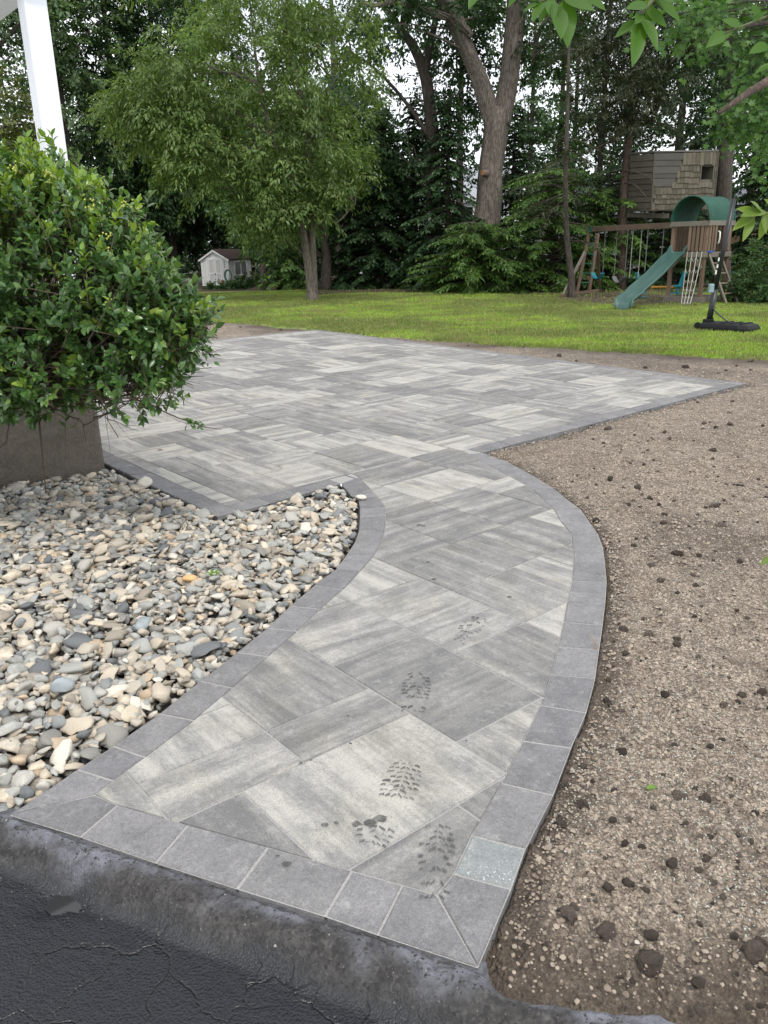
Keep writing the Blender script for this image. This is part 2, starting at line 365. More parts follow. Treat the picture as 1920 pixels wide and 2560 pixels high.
col = t.ramp(n2, [(0.3, (0.005, 0.006, 0.008)), (0.7, (0.012, 0.014, 0.018))])
bcol = t.ramp(n5, [(0.3, (0.022, 0.020, 0.019)), (0.55, (0.045, 0.042, 0.040)), (0.75, (0.075, 0.07, 0.067))])
bcol = t.mix(1.0, bcol, t.ramp(t.voro(co, 130, 'F1', 'Color'), [(0.1, 0.55), (0.9, 1.5)]), 'MULTIPLY'); col = t.mix(be, col, bcol)
du = t.math('MULTIPLY', t.attr('dust'), t.ramp(n5, [(0.35, 0.25), (0.6, 1.0)])); col = t.mix(du, col, (0.17, 0.175, 0.20))
col = t.mix(t.math('MULTIPLY', crk, 0.8), col, (0.008, 0.008, 0.008))
rg = t.ramp(n1, [(0.35, 0.14), (0.6, 0.34)]); rg = t.mix(be, rg, (0.8, 0.8, 0.8))
h = t.math('ADD', t.math('MULTIPLY', n2, 0.8), t.math('MULTIPLY', t.math('SUBTRACT', 1.0, vo), 0.6))
h = t.math('SUBTRACT', h, t.math('MULTIPLY', crk, 1.2)); h = t.math('ADD', h, t.math('MULTIPLY', n4, 0.55))
M_asph = t.done(col, rg, t.bump(h, 0.5, 0.009), spec=0.42)
nu, nv_ = 300, 190
su = np.linspace(-1.6, 2.6, nu); sv_ = np.concatenate([np.linspace(-0.03, 0.55, 130), np.linspace(0.56, 4.0, nv_ - 130)])
A, B = np.meshgrid(su, sv_, indexing='ij')
X = E0[0] + ed.x * A + en.x * B; Y = E0[1] + ed.y * A + en.y * B
ez = base_z(E0[0] + ed.x * A, E0[1] + ed.y * A)
wid = 0.085 + 0.07 * (fnoise(A, A * 0, 31, 3, 3.0) - 0.5) + 0.015 * sstep(0.2, 1.2, A)
bf = sstep(wid + 0.05, wid * 0.35, B)
Z = ez - 0.066 + 0.058 * bf + 0.015 * (fnoise(X, Y, 33, 4, 26) - 0.5) * bf + 0.011 * (fnoise(X, Y, 34, 4, 60) - 0.5) * (0.25 + bf) + 0.010 * (fnoise(X, Y, 35, 2, 2.5) - 0.5)
Z -= 0.007 * sstep(0.012, 0.0, B)
i, j = np.meshgrid(np.arange(nu - 1), np.arange(nv_ - 1), indexing='ij'); a = i * nv_ + j
F = np.stack([a, a + nv_, a + nv_ + 1, a + 1], -1).reshape(-1, 4)[:, ::-1]
PUD = (-0.796, 1.499, 0.085); Z = Z - 0.016 * np.exp(-(((X - PUD[0]) / 0.075) ** 2 + ((Y - PUD[1]) / 0.05) ** 2)) + 0.014 * (fnoise(X, Y, 39, 3, 32) - 0.5) * np.exp(-(((X - PUD[0]) / 0.13) ** 2 + ((Y - PUD[1]) / 0.10) ** 2))
off = sdist(DRIVE_XY, X.ravel(), Y.ravel()).reshape(X.shape); Z = Z - 0.10 * sstep(0.005, 0.05, off) * (A > 1.3)
me = np_mesh('driveway', np.stack([X.ravel(), Y.ravel(), Z.ravel()], -1), F)
float_attr(me, 'berm', sstep(wid + 0.05, wid * 0.7, B + 0.07 * (fnoise(X, Y, 36, 4, 9) - 0.5)).ravel())
float_attr(me, 'dust', (sstep(0.085, 0.02, B + 0.16 * (fnoise(X, Y, 37, 3, 6) - 0.45)) * 0.9).ravel())
drive = tag(link_mesh('driveway', me, M_asph, smooth=True), 'wet cracked asphalt driveway', kind='structure')
# loose chips along the raw edge of the asphalt
V = []; Fq = []
oct_v = np.array([(math.cos(k * 1.0472 + .2), math.sin(k * 1.0472 + .2), -.35) for k in range(6)] + [(.08, -.06, .95)], float)
oct_f = np.array([(k, (k + 1) % 6, 6) for k in range(6)])
def crumbs(name, P, rad, m, parent, rng, flat=0.7, kind='stuff'):
    """many small lumps joined into one mesh; P (n,3)"""
    n = len(P); sc = rad[:, None, None] * rng.uniform(0.72, 1.22, (n, 7, 1)) * np.array([1, 1, flat])
    a = rng.uniform(0, 6.28, n); c_, s_ = np.cos(a)[:, None], np.sin(a)[:, None]
    v = oct_v[None] * sc; x = v[..., 0] * c_ - v[..., 1] * s_; y = v[..., 0] * s_ + v[..., 1] * c_
    v = np.stack([x, y, v[..., 2] + 0.25 * v[..., 0]], -1) + P[:, None]
    f = oct_f[None] + (np.arange(n) * 7)[:, None, None]
    me = np_mesh(name, v.reshape(-1, 3), f.reshape(-1, 3))
    return tag(link_mesh(name, me, m, parent, smooth=True), kind=kind)
rng = np.random.default_rng(5)
n = 6500; a_ = rng.uniform(-1.5, 1.75, n); b_ = np.abs(rng.normal(0.05, 0.05, n)) + 0.004
ok = b_ < 0.3; a_, b_ = a_[ok], b_[ok]
ok = sdist(DRIVE_XY, E0[0] + ed.x * a_ + en.x * b_, E0[1] + ed.y * a_ + en.y * b_) < 0; a_, b_ = a_[ok], b_[ok]
ix = np.clip(np.searchsorted(su, a_), 0, nu - 1); iy = np.clip(np.searchsorted(sv_, b_), 0, nv_ - 1)
P = np.stack([E0[0] + ed.x * a_ + en.x * b_, E0[1] + ed.y * a_ + en.y * b_, Z[ix, iy] - 0.0005], -1)
t = NT('asphalt_chip'); M_chip = t.done(t.ramp(t.island(), [(0, (0.018, 0.018, 0.018)), (0.7, (0.05, 0.048, 0.046)), (0.985, (0.09, 0.086, 0.083)), (1, (0.3, 0.28, 0.25))]), 0.75)
crumbs('asphalt_chips', P, rng.uniform(0.0015, 0.0055, len(P)) * rng.uniform(.5, 1, len(P)), M_chip, drive, rng)
# puddle lying in a hollow
pc = (-0.796, 1.499, 0.085); mb = MB(); N = 26; ring = []
for k in range(N):
    a = 6.283 * k / N; rr = 0.07 * (1 + 0.16 * math.sin(2 * a + 1) + 0.10 * math.sin(3 * a) + 0.08 * math.sin(5 * a + 2) + 0.05 * math.sin(9 * a))
    q = Vector((pc[0], pc[1], 0)) + ed * (rr * 1.5 * math.cos(a)) + en * (rr * 0.8 * math.sin(a)); ring.append(q)
pz = float(np.min(Z[np.hypot(X - pc[0], Y - pc[1]) < 0.05])) + 0.0058
mb.extrude([(q.x, q.y, pz - 0.03) for q in ring], (0, 0, 0.03))
t = NT('puddle_water'); M_pud = t.done((0.004, 0.004, 0.004), 0.03, spec=0.6)
tag(mb.build('puddle', M_pud), 'small dark puddle near the left end of the paving edge', kind='structure')

# ---------------------------------------------------------------- paving
def paver_mat(name, dark, light, streak=True, mottled=False):
    t = NT(name)
    co = t.coord('Object', (1, 1, 1), rand=True)
    st = t.noise(t.coord('Object', (1.0, 9, 1), rand=True), 1.3, 5, 0.64, 0.35)
    bl = t.noise(co, 9, 5, 0.68); fi = t.noise(co, 260, 2, 0.6); md = t.noise(co, 70, 4, 0.7)
    if streak:
        f = t.math('ADD', t.math('MULTIPLY', st, 0.57), t.math('ADD', t.math('MULTIPLY', bl, 0.25), t.math('MULTIPLY', md, 0.18)))
        f = t.math('ADD', f, t.math('MULTIPLY', t.math('SUBTRACT', t.orand(), 0.5), 0.17))
        col = t.ramp(f, [(0.38, dark), (0.49, tuple(lerp(a, b, 0.30) for a, b in zip(dark, light))), (0.60, tuple(lerp(a, b, 0.85) for a, b in zip(dark, light))), (0.72, tuple(c * 1.06 for c in light))])
        warm = t.ramp(t.noise(co, 3, 2), [(0.5, 0.0), (0.68, 0.3)]); col = t.mix(warm, col, t.mix(1.0, col, (1.06, 1.04, 0.86), 'MULTIPLY'))
    else:
        f = t.math('ADD', t.math('MULTIPLY', bl, 0.5), t.math('MULTIPLY', md, 0.5))
        col = t.ramp(f, [(0.33, dark), (0.66, light)])
        col = t.mix(1.0, col, t.ramp(t.orand(), [(0, (0.88, 0.88, 0.9)), (0.5, (1, 0.99, 0.98)), (1, (1.1, 1.09, 1.1))]), 'MULTIPLY')
    sp = t.ramp(fi, [(0.28, 0.72), (0.5, 1.0), (0.76, 1.28)]); col = t.mix(1.0, col, sp, 'MULTIPLY')
    if mottled:
        m = t.ramp(t.voro(t.coord('Object', (1, 1.6, 1), rand=True), 75), [(0.16, 1.0), (0.26, 0.0)])
        m = t.math('MULTIPLY', m, t.ramp(bl, [(0.4, 0.0), (0.55, 1.0)])); col = t.mix(m, col, (0.48, 0.51, 0.50))
    sm = t.ramp(t.noise(co, 17, 5, 0.75), [(0.56, 0.0), (0.72, 0.45)]); col = t.mix(sm, col, (0.40, 0.395, 0.37))
    h = t.math('ADD', t.math('MULTIPLY', fi, 0.6), t.math('MULTIPLY', md, 0.8))
    return t.done(col, 0.88, t.bump(h, 0.35, 0.003), spec=0.3)
M_pave = paver_mat('streaked_concrete', (0.150, 0.147, 0.145), (0.408, 0.390, 0.354))
M_edge = paver_mat('grey_concrete', (0.128, 0.125, 0.126), (0.235, 0.229, 0.228), False)
M_green = paver_mat('speckled_concrete', (0.175, 0.187, 0.186), (0.255, 0.268, 0.265), False, True)
t = NT('joint_sand'); co = t.coord('Object')
M_sand = t.done(t.mix(1.0, (0.34, 0.332, 0.315), t.ramp(t.noise(co, 300, 2, 0.7), [(0.25, 0.55), (0.75, 1.3)]), 'MULTIPLY'), 0.95, t.bump(t.noise(co, 220, 2), 0.8, 0.004))

# joint sand sheet under the pavers, cut to the outline
mb = MB(); us = [p[0] for p in OUT_UV]; vs_ = [p[1] for p in OUT_UV]
poly_in = [xy(*p) for p in OUT_UV]
vs3 = [(x, y, float(base_z(x, y)) - 0.0045) for x, y in poly_in]
import mathutils
tri = mathutils.geometry.tessellate_polygon([[Vector((x, y, 0)) for x, y, z in vs3]])
# split along the crease line v = VH so that the sheet follows both planes
import bmesh
bm = bmesh.new(); vb = [bm.verts.new((x, y, 0)) for x, y, z in vs3]
for f in tri:
    try: bm.faces.new([vb[k] for k in f])
    except ValueError: pass
cp = Vector((BV[0] * VH, BV[1] * VH, 0)); bmesh.ops.bisect_plane(bm, geom=bm.verts[:] + bm.edges[:] + bm.faces[:], plane_co=cp, plane_no=Vector((BV[0], BV[1], 0)))
for v in bm.verts: v.co.z = float(base_z(v.co.x, v.co.y)) - 0.0045
bmesh.ops.recalc_face_normals(bm, faces=bm.faces)
for f in bm.faces:
    if f.normal.z < 0: f.normal_flip()
me = bpy.data.meshes.new('patio'); bm.to_mesh(me); bm.free()
patio = tag(link_mesh('patio', me, M_sand), 'new grey paver patio and curved walk', kind='structure')

def clip_rect(poly, x0, x1, y0, y1):
    def cut(P, ax, val, sgn):
        out = []
        for i in range(len(P)):
            a, b = P[i], P[(i + 1) % len(P)]; da, db_ = sgn * (a[ax] - val), sgn * (b[ax] - val)
            if da >= 0: out.append(a)
            if (da >= 0) != (db_ >= 0):
                q = da / (da - db_); out.append((a[0] + (b[0] - a[0]) * q, a[1] + (b[1] - a[1]) * q))
        return out
    for ax, val, sg in ((0, x0, 1), (0, x1, -1), (1, y0, 1), (1, y1, -1)):
        poly = cut(poly, ax, val, sg)
        if len(poly) < 3: return []
    out = []
    for p in poly:
        if not out or math.hypot(p[0] - out[-1][0], p[1] - out[-1][1]) > 0.004: out.append(p)
    if len(out) > 2 and math.hypot(out[0][0] - out[-1][0], out[0][1] - out[-1][1]) < 0.004: out.pop()
    return out
def area(p): return 0.5 * sum(p[i][0] * p[(i + 1) % len(p)][1] - p[(i + 1) % len(p)][0] * p[i][1] for i in range(len(p)))
prng = random.Random(11)
def paver(name, poly, m, along_v=False, label=None, cham=0.0035):
    """poly in (u,v); the streaks of the stone run along local x"""
    if area(poly) < 0: poly = poly[::-1]
    n = len(poly); cu, cv = sum(p[0] for p in poly) / n, sum(p[1] for p in poly) / n
    cx, cy = xy(cu, cv); cz = float(base_z(cx, cy)); ang = -YAW + (math.pi / 2 if along_v else 0)
    ca, sa = math.cos(-ang), math.sin(-ang); tx, ty, dz = prng.gauss(0, 0.0012), prng.gauss(0, 0.0012), prng.gauss(0, 0.0009)
    top, mid, bot = [], [], []
    per = max(math.hypot(p[0] - cu, p[1] - cv) for p in poly)
    for u, v in poly:
        x, y = xy(u, v); z = float(base_z(x, y)) - cz; dx, dy = x - cx, y - cy
        lx, ly = dx * ca - dy * sa, dx * sa + dy * ca; z += tx * lx + ty * ly + dz
        r = math.hypot(lx, ly); k = max(0.6, 1 - cham * 1.35 / max(r, 1e-3))
        top.append((lx * k, ly * k, z)); mid.append((lx, ly, z - cham)); bot.append((lx, ly, z - 0.06))
    fs = [tuple(range(n))] + [(n + i, n + (i + 1) % n, (i + 1) % n, i) for i in range(n)] + [(2 * n + i, 2 * n + (i + 1) % n, n + (i + 1) % n, n + i) for i in range(n)]
    me = bpy.data.meshes.new(name); me.from_pydata(top + mid + bot, [], fs); me.update()
    o = link_mesh(name, me, m, patio); o.location = (cx, cy, cz); o.rotation_euler = (0, 0, ang)
    if label: o['label'] = label
    return o
INNER = [(c_in[0] - WB, c_in[1] - 0.05)] + [i for o, i in JR[1:]] + [i for o, i in JE] + [i for o, i in JL] + \
        [(c_nl[0] - WB, JL[-1][1][1] + 0.02), (c_fr[0] - WB, c_fr[1] + WB), (c_lf[0] + WB, c_lf[1] + WB), (c_far[0] + WB, c_far[1] - WB), (c_rt[0] - WB, c_rt[1] - WB)]
G = 0.2278 * 0.9375; U0, V0 = -1.77 * 0.9375, 1.157 * 0.9375
FIXED = [(0, 2, -1, 2, 0), (-1, 0, 0, 2, 1), (-4, -1, 0, 2, 0), (-2, 1, 2, 4, 1), (-4, -2, 2, 4, 1), (-6, -4, 2, 4, 0), (1, 4, 2, 4, 0), (-1, 0, -2, 0, 1), (-2, -1, -2, 0, 0),
         (-4, -2, -2, 0, 1), (-2, 0, -4, -2, 0), (0, 2, -4, -1, 0), (2, 4, -3, 1, 1), (2, 4, 1, 2, 0), (-4, -1, 4, 6, 1), (-6, -4, 4, 6, 0), (-1, 2, 4, 6, 0), (-5, -3, 6, 9, 0),
         (-3, -1, 6, 8, 0), (-3, -1, 8, 9, 0), (-7, -5, 6, 8, 1), (-1, 1, 6, 9, 0), (-7, -5, 8, 10, 1), (-8, -7, 6, 8, 1), (-5, -3, 9, 11, 0), (-3, 0, 9, 11, 0)]
I0, I1, K0, K1 = -56, 6, -5, 46
occ = {}
pieces = []
for a, b, c, d, s_ in FIXED:
    pieces.append((a, b, c, d, s_))
    for i in range(a, b):
        for k in range(c, d): occ[i, k] = 1
for k in range(K0, K1):
    for i in range(I0, I1):
        if (i, k) in occ: continue
        opts = [(3, 2)] * 9 + [(2, 3)] * 5 + [(2, 2)] * 3 + [(2, 1)] * 3 + [(1, 2)] * 1 + [(3, 1)] * 1
        prng.shuffle(opts)
        for wu, wv in opts + [(1, 1)]:
            if all((i + a, k + b) not in occ and i + a < I1 and k + b < K1 for a in range(wu) for b in range(wv)): break
        for a in range(wu):
            for b in range(wv): occ[i + a, k + b] = 1
        st = 1 if wu >= wv else 0
        if wv == 1: st = 0
        if (wu, wv) == (1, 2): st = 1
        if prng.random() < 0.2: st = 1 - st
        pieces.append((i, i + wu, k, k + wv, st))
npv = 0; fld = []
for a, b, c, d, st in pieces:
    j = 0.0034
    p = clip_rect(INNER, U0 + a * G + j, U0 + b * G - j, V0 + c * G + j, V0 + d * G - j)
    if len(p) < 3 or abs(area(p)) < 0.0012: continue
    cx_, cy_ = xy(sum(q[0] for q in p) / len(p), sum(q[1] for q in p) / len(p))
    if not seen(cx_, cy_, 0.0, 1.10) or (cx_ < -2.05 and vof(cx_, cy_) < 2.9 and cx_ < -2.6): continue     # out of the frame or hidden by the stoop
    fld.append((abs(area(p)) / (cx_ ** 2 + cy_ ** 2 + 2.1) ** 1.5, p, bool(st))); npv += 1
fld.sort(key=lambda q: -q[0])
rest = []
for k, (_, p, st) in enumerate(fld):
    o = paver('paver', p, M_pave, st)
    if k >= 300: rest.append(o)
if rest:                                            # the smallest cut pieces in one mesh
    fr_ = Matrix.Rotation(-YAW, 4, 'Z'); inv = fr_.inverted(); mb = MB()
    for o in rest:
        T = inv @ Matrix.Translation(o.location) @ Matrix.Rotation(o.rotation_euler.z, 4, 'Z')
        mb.add([tuple(T @ v.co) for v in o.data.vertices], [tuple(q.vertices) for q in o.data.polygons])
    for o in rest: me_ = o.data; bpy.data.objects.remove(o); bpy.data.meshes.remove(me_)
    me = bpy.data.meshes.new('small_pavers'); me.from_pydata(mb.v, [], mb.f); me.update()
    o = link_mesh('small_pavers', me, M_pave, patio); o.rotation_euler = (0, 0, -YAW); o['kind'] = 'stuff'
print('pavers', npv, len(rest))
def shrink(q, d=0.0036):
    cu, cv = sum(p[0] for p in q) / len(q), sum(p[1] for p in q) / len(q)
    return [(u + (cu - u) * d / max(1e-6, math.hypot(cu - u, cv - v)) * 1.4, v + (cv - v) * d / max(1e-6, math.hypot(cu - u, cv - v)) * 1.4) for u, v in q]
def strip_pairs(J, special=None):
    for k in range(len(J) - 1):
        (o0, i0), (o1, i1) = J[k], J[k + 1]
        sp = special == k
        paver('border_paver', shrink([o0, o1, i1, i0]), M_green if sp else M_edge, prng.random() < 0.5, 'greenish speckled border paver' if sp else None)
strip_pairs(JR, 18); strip_pairs([JR[-1]] + JE + [JL[0]]); strip_pairs(JL)
def strip_line(p, q, inw, skip0=0.0, skip1=0.0):
    p, q = Vector(p), Vector(q); L = (q - p).length; d = (q - p) / L; nn = Vector(inw); s0 = skip0
    while s0 < L - skip1 - 0.03:
        s1 = min(s0 + 0.2286, L - skip1)
        if L - skip1 - s1 < 0.06: s1 = L - skip1
        a, b = p + d * s0, p + d * s1
        paver('border_paver', shrink([tuple(a), tuple(b), tuple(b + nn * WB), tuple(a + nn * WB)]), M_edge, prng.random() < 0.5); s0 = s1
strip_line(c_rt, c_in, (-1, 0), WB)
strip_line(c_far, c_rt, (0, -1))
strip_line(c_lf, c_far, (1, 0), WB, WB)
strip_line((c_fr[0] - 4.2, c_fr[1]), c_fr, (0, 1))
strip_line(c_fr, c_nl, (-1, 0), WB)
# black plastic edge restraint showing beside the stones
M_blk = plain('black_plastic', (0.012, 0.012, 0.013), 0.45, 0.2)
mb = MB()
for a, b in (((c_fr[0] - 1.5, c_fr[1] - 0.007), (c_fr[0] + 0.012, c_fr[1] - 0.007)), ((c_fr[0] + 0.007, c_fr[1]), (c_nl[0] + 0.007, c_nl[1] - 0.03))):
    (x0, y0), (x1, y1) = xy(*a), xy(*b); mb.bar((x0, y0, -0.055), (x1, y1, -0.055), 0.009, 0.07)
pts = [xy(*JL[k][0]) for k in range(len(JL))]
for (x0, y0), (x1, y1) in zip(pts[:-1], pts[1:]):
    dx, dy = x1 - x0, y1 - y0; L = math.hypot(dx, dy); ox, oy = -dy / L * 0.006, dx / L * 0.006
    mb.bar((x0 + ox, y0 + oy, float(base_z(x0, y0)) - 0.042), (x1 + ox, y1 + oy, float(base_z(x1, y1)) - 0.042), 0.006, 0.05)
mb.build('edging', M_blk, patio)

# ---- wet boot prints and drips
t = NT('wet_mark'); tb = t.new('BsdfTransparent'); ms = t.new('MixShader'); ms.inputs[0].default_value = 0.36
fz = t.ramp(t.noise(t.coord('Object'), 38, 4, 0.7), [(0.36, 0.08), (0.62, 0.62)]); t.l.new(fz, ms.inputs[0]); t.done((0.085, 0.083, 0.08), 0.6); t.l.new(tb.outputs[0], ms.inputs[1]); t.l.new(t.p.outputs[0], ms.inputs[2]); t.l.new(ms.outputs[0], t.out.inputs['Surface']); M_wet = t.m
def boot(px_, heading, L, W, dens, seed, part=(0.0, 1.0)):
    r = random.Random(seed); mb = MB(); c = Vector(px_); h = Vector((math.sin(heading), math.cos(heading), 0)); sx = Vector((h.y, -h.x, 0))
    def put(pts):
        q = []
        for a, b in pts:
            p = c + h * (a * L) + sx * (b * W)
            z = float(base_z(p.x, p.y)) + 0.0030; q.append((p.x, p.y, z))
        mb.extrude(q, (0, 0, 0.0004))
    rows = 13
    for k in range(rows):
        a = -0.5 + (k + 0.5) / rows
        if not (part[0] <= a + 0.5 <= part[1]): continue
        if -0.22 < a < -0.08: continue
        half = 0.46 * math.sqrt(max(0.05, 1 - (2.1 * (a - 0.14)) ** 2)) if a > -0.1 else 0.36 * math.sqrt(max(0.1, 1 - (4.2 * (a + 0.33)) ** 2))
        m = 2 + (k % 2)
        for side in (-1, 1):
            for q in range(m):
                if r.random() > dens * 0.95: continue
                b0 = side * half * (q + 0.12) / m; b1 = side * half * (q + 0.86) / m; th = 0.017 * r.uniform(0.4, 1.3); up = 0.035 * (1 - q / m) * r.uniform(0.6, 1.3)
                j = lambda: r.uniform(-0.007, 0.007)
                pts = [(a - th + up + j(), b0), (a - th * 0.6 + up * 0.5 + j(), (b0 + b1) / 2), (a - th + j() - 0.006, b1), (a + th * 0.5 + j(), b1 * 1.02), (a + th + up * 0.6 + j(), (b0 + b1) / 2), (a + th + up + j(), b0)]
                put(pts if side > 0 else pts[::-1])
    if mb.v: tag(mb.build('boot_print', M_wet, patio), 'wet boot print')
hd = R(6)
boot((0.098, 2.363, 0.030), hd, 0.30, 0.115, 0.9, 1, (0.42, 1.0)); boot((0.087, 2.273, 0.033), hd, 0.30, 0.10, 0.8, 2, (0.30, 0.5))
boot((0.025, 1.827, 0.048), hd + 0.12, 0.28, 0.125, 0.95, 3, (0.4, 1.0)); boot((-0.045, 1.638, 0.056), hd + 0.2, 0.26, 0.11, 0.7, 4, (0.36, 0.72))
boot((0.113, 1.548, 0.053), hd, 0.29, 0.105, 0.7, 5, (0.1, 1.0)); boot((0.338, 2.876, 0.008), hd + 0.35, 0.28, 0.105, 0.5, 6)
mb = MB(); r = random.Random(4)
for c, rad in (((-0.170, 1.688, 0.059), 0.011), ((-0.141, 1.696, 0.058), 0.007), ((-0.089, 1.693, 0.056), 0.014), ((-0.052, 1.697, 0.055), 0.018), ((-0.024, 1.714, 0.053), 0.02), ((-0.232, 1.973, 0.053), 0.006), ((-0.254, 1.959, 0.054), 0.011), ((0.198, 4.188, 0.000), 0.016), ((0.223, 4.171, -0.000), 0.016),
               ((-0.117, 2.062, 0.046), 0.006), ((-0.131, 2.220, 0.042), 0.006), ((-0.255, 1.545, 0.066), 0.012), ((0.233, 3.418, 0.000), 0.012), ((0.245, 2.081, 0.034), 0.005), ((-0.281, 1.572, 0.066), 0.005), ((0.558, 3.206, 0.000), 0.01), ((0.218, 3.633, 0.000), 0.010), ((0.484, 3.620, 0.000), 0.008)):
    N = 12; pts = []
    for k in range(N):
        a = 6.283 * k / N; q = rad * r.uniform(0.72, 1.15); x, y = c[0] + q * math.cos(a), c[1] + 0.8 * q * math.sin(a)
        pts.append((x, y, float(base_z(x, y)) + 0.0031))
    mb.extrude(pts, (0, 0, 0.0004))
tag(mb.build('water_spots', M_wet, patio), kind='stuff')

# ---------------------------------------------------------------- river stones
def ico(sub):
    bm = bmesh.new(); bmesh.ops.create_icosphere(bm, subdivisions=sub, radius=1.0)
    v = np.array([x.co[:] for x in bm.verts]); f = np.array([[x.index for x in q.verts] for q in bm.faces]); bm.free(); return v, f
ICO1, ICO2, ICO3 = ico(1), ico(2), ico(3)
def rock_shape(rng, ico_, cuts, rough):
    v, f = ico_; v = v.copy()
    for _ in range(cuts):
        n = rng.normal(size=3); n /= np.linalg.norm(n); d = rng.uniform(0.30, 0.75); s = v @ n; v = v - np.outer(np.maximum(0, s - d), n) * 0.92
    ph = rng.uniform(0, 6, (3, 3)); fr = rng.uniform(1.2, 3.4, (3, 3))
    for k in range(3): v = v * (1 + rough * np.sin(v @ fr[k] * 1.7 + ph[k, 0])[:, None])
    return v
rng = np.random.default_rng(21)
t = NT('river_stone'); co = t.coord('Object', (1, 1, 1), rand=True)
rv = t.math('FRACT', t.math('ADD', t.orand(), t.math('MULTIPLY', t.island(), 1.0)))
pal = [(0.0, (0.21, 0.225, 0.23)), (0.07, (0.30, 0.31, 0.30)), (0.20, (0.39, 0.36, 0.31)), (0.33, (0.22, 0.22, 0.21)), (0.42, (0.44, 0.395, 0.33)), (0.52, (0.32, 0.33, 0.325)), (0.62, (0.265, 0.24, 0.205)),
       (0.72, (0.49, 0.44, 0.36)), (0.79, (0.13, 0.14, 0.15)), (0.85, (0.37, 0.365, 0.345)), (0.92, (0.40, 0.325, 0.245)), (0.96, (0.53, 0.51, 0.46)), (0.998, (0.42, 0.24, 0.11))]
c1 = t.ramp(rv, pal, 'CONSTANT')
n1 = t.noise(co, 26, 5, 0.65); n2 = t.noise(t.coord('Object', (1, 1, 5), rand=True), 22, 4, 0.6, 0.6); n3 = t.noise(co, 240, 3, 0.7)
c1 = t.mix(1.0, c1, t.ramp(n1, [(0.25, 0.66), (0.75, 1.28)]), 'MULTIPLY'); c1 = t.mix(1.0, c1, t.ramp(n2, [(0.3, 0.82), (0.7, 1.12)]), 'MULTIPLY')
c1 = t.mix(1.0, c1, t.ramp(n3, [(0.25, 0.95), (0.75, 1.24)]), 'MULTIPLY'); c1 = t.mix(1.0, c1, (1.04, 1.0, 0.94), 'MULTIPLY')
M_stone = t.done(c1, 0.72, t.bump(t.math('ADD', n1, t.math('MULTIPLY', n3, 0.35)), 0.35, 0.004), spec=0.3)
t = NT('orange_stone'); M_ostone = t.done(t.mix(t.noise(t.coord('Object'), 30, 4), (0.62, 0.30, 0.08), (0.55, 0.42, 0.25)), 0.7)
M_bed = plain('bed_soil', (0.07, 0.06, 0.05), 0.95, 0.4, 20)
# base of the bed
X, Y, F = polar(0.8, 7.5, 1.02, -62, 12, 1.0)
d = sdist(BED_XY, X, Y)
def bed_base(X, Y): return base_z(X, Y) - 0.055 + 0.012 * (fnoise(X, Y, 41, 2, 2) - 0.5)
Z = bed_base(X, Y) - 0.0; keep = (d[F].min(1) < 0.03)
Z = np.where(d > 0, Z - 0.05, Z)
bed = tag(link_mesh('stone_bed', np_mesh('stone_bed', np.stack([X, Y, Z], -1), F[keep]), M_bed, smooth=True), 'bed of mixed grey, blue and cream river stones', kind='structure')
cand = []
rs = random.Random(3)
for layer, (sp, zo) in enumerate(((0.043, 0.020), (0.049, 0.038), (0.055, 0.053))):
    y = 0.9
    while y < 7.2:
        x = -3.3
        while x < 0.2:
            cand.append((x + rs.uniform(-.5, .5) * sp, y + rs.uniform(-.5, .5) * sp, layer, zo)); x += sp
        y += sp * 0.87
cand = np.array(cand); d = sdist(BED_XY, cand[:, 0], cand[:, 1])
ang = np.degrees(np.arctan2(cand[:, 0], cand[:, 1]))
drive_d = sdist(DRIVE_XY, cand[:, 0], cand[:, 1])
ok = (d < -0.028) & (drive_d > 0.02) & seen(cand[:, 0], cand[:, 1], 0.0, 1.1)
cand, d = cand[ok], d[ok]
var1 = [rock_shape(rng, ICO2, c, 0.10) for c in (1, 2, 3, 4, 5, 6, 7, 8, 9, 10, 12, 5)]
var0 = [rock_shape(rng, ICO2, c, 0.10) for c in (1, 3, 4, 5, 7, 9)]
var_low = [rock_shape(rng, ICO1, c, 0.08) for c in (0, 1, 2, 3)]
items = []
for k, (x, y, layer, zo) in enumerate(cand):
    a = float(np.clip(rng.lognormal(math.log(0.0295), 0.36), 0.014, 0.066)); b = a * rng.uniform(0.48, 0.9); c = min(a * rng.uniform(0.30, 0.55), 0.03)
    if -d[k] < a * 0.9: a, b = a * 0.62, b * 0.7; c *= 0.8
    if layer == 2 and rng.random() < 0.45: continue
    z = float(bed_base(x, y)) + zo + c * 0.35 - 0.004
    items.append((x, y, z, a, b, c, rng.uniform(0, 6.283), rng.normal(0, 0.3), rng.normal(0, 0.3), layer))
def in_view(x, y): return abs(math.degrees(math.atan2(x, y))) < 27.2
order = sorted(range(len(items)), key=lambda k: -((items[k][3] * items[k][4]) / (items[k][0] ** 2 + items[k][1] ** 2 + 2.2) * (1 if items[k][9] >= 1 else 0.25) * in_view(items[k][0], items[k][1])))
solo = set(order[:300])
vm = []
for k, v in enumerate(var1):
    me = np_mesh('stone', v, ICO2[1]); me.materials.append(M_stone); me.polygons.foreach_set('use_smooth', [True] * len(me.polygons)); vm.append(me)
def rotm(a, p, q): return Matrix.Rotation(a, 4, 'Z') @ Matrix.Rotation(p, 4, 'X') @ Matrix.Rotation(q, 4, 'Y')
LV, LF, nb = [], [], 0; NV, NF, nn_ = [], [], 0
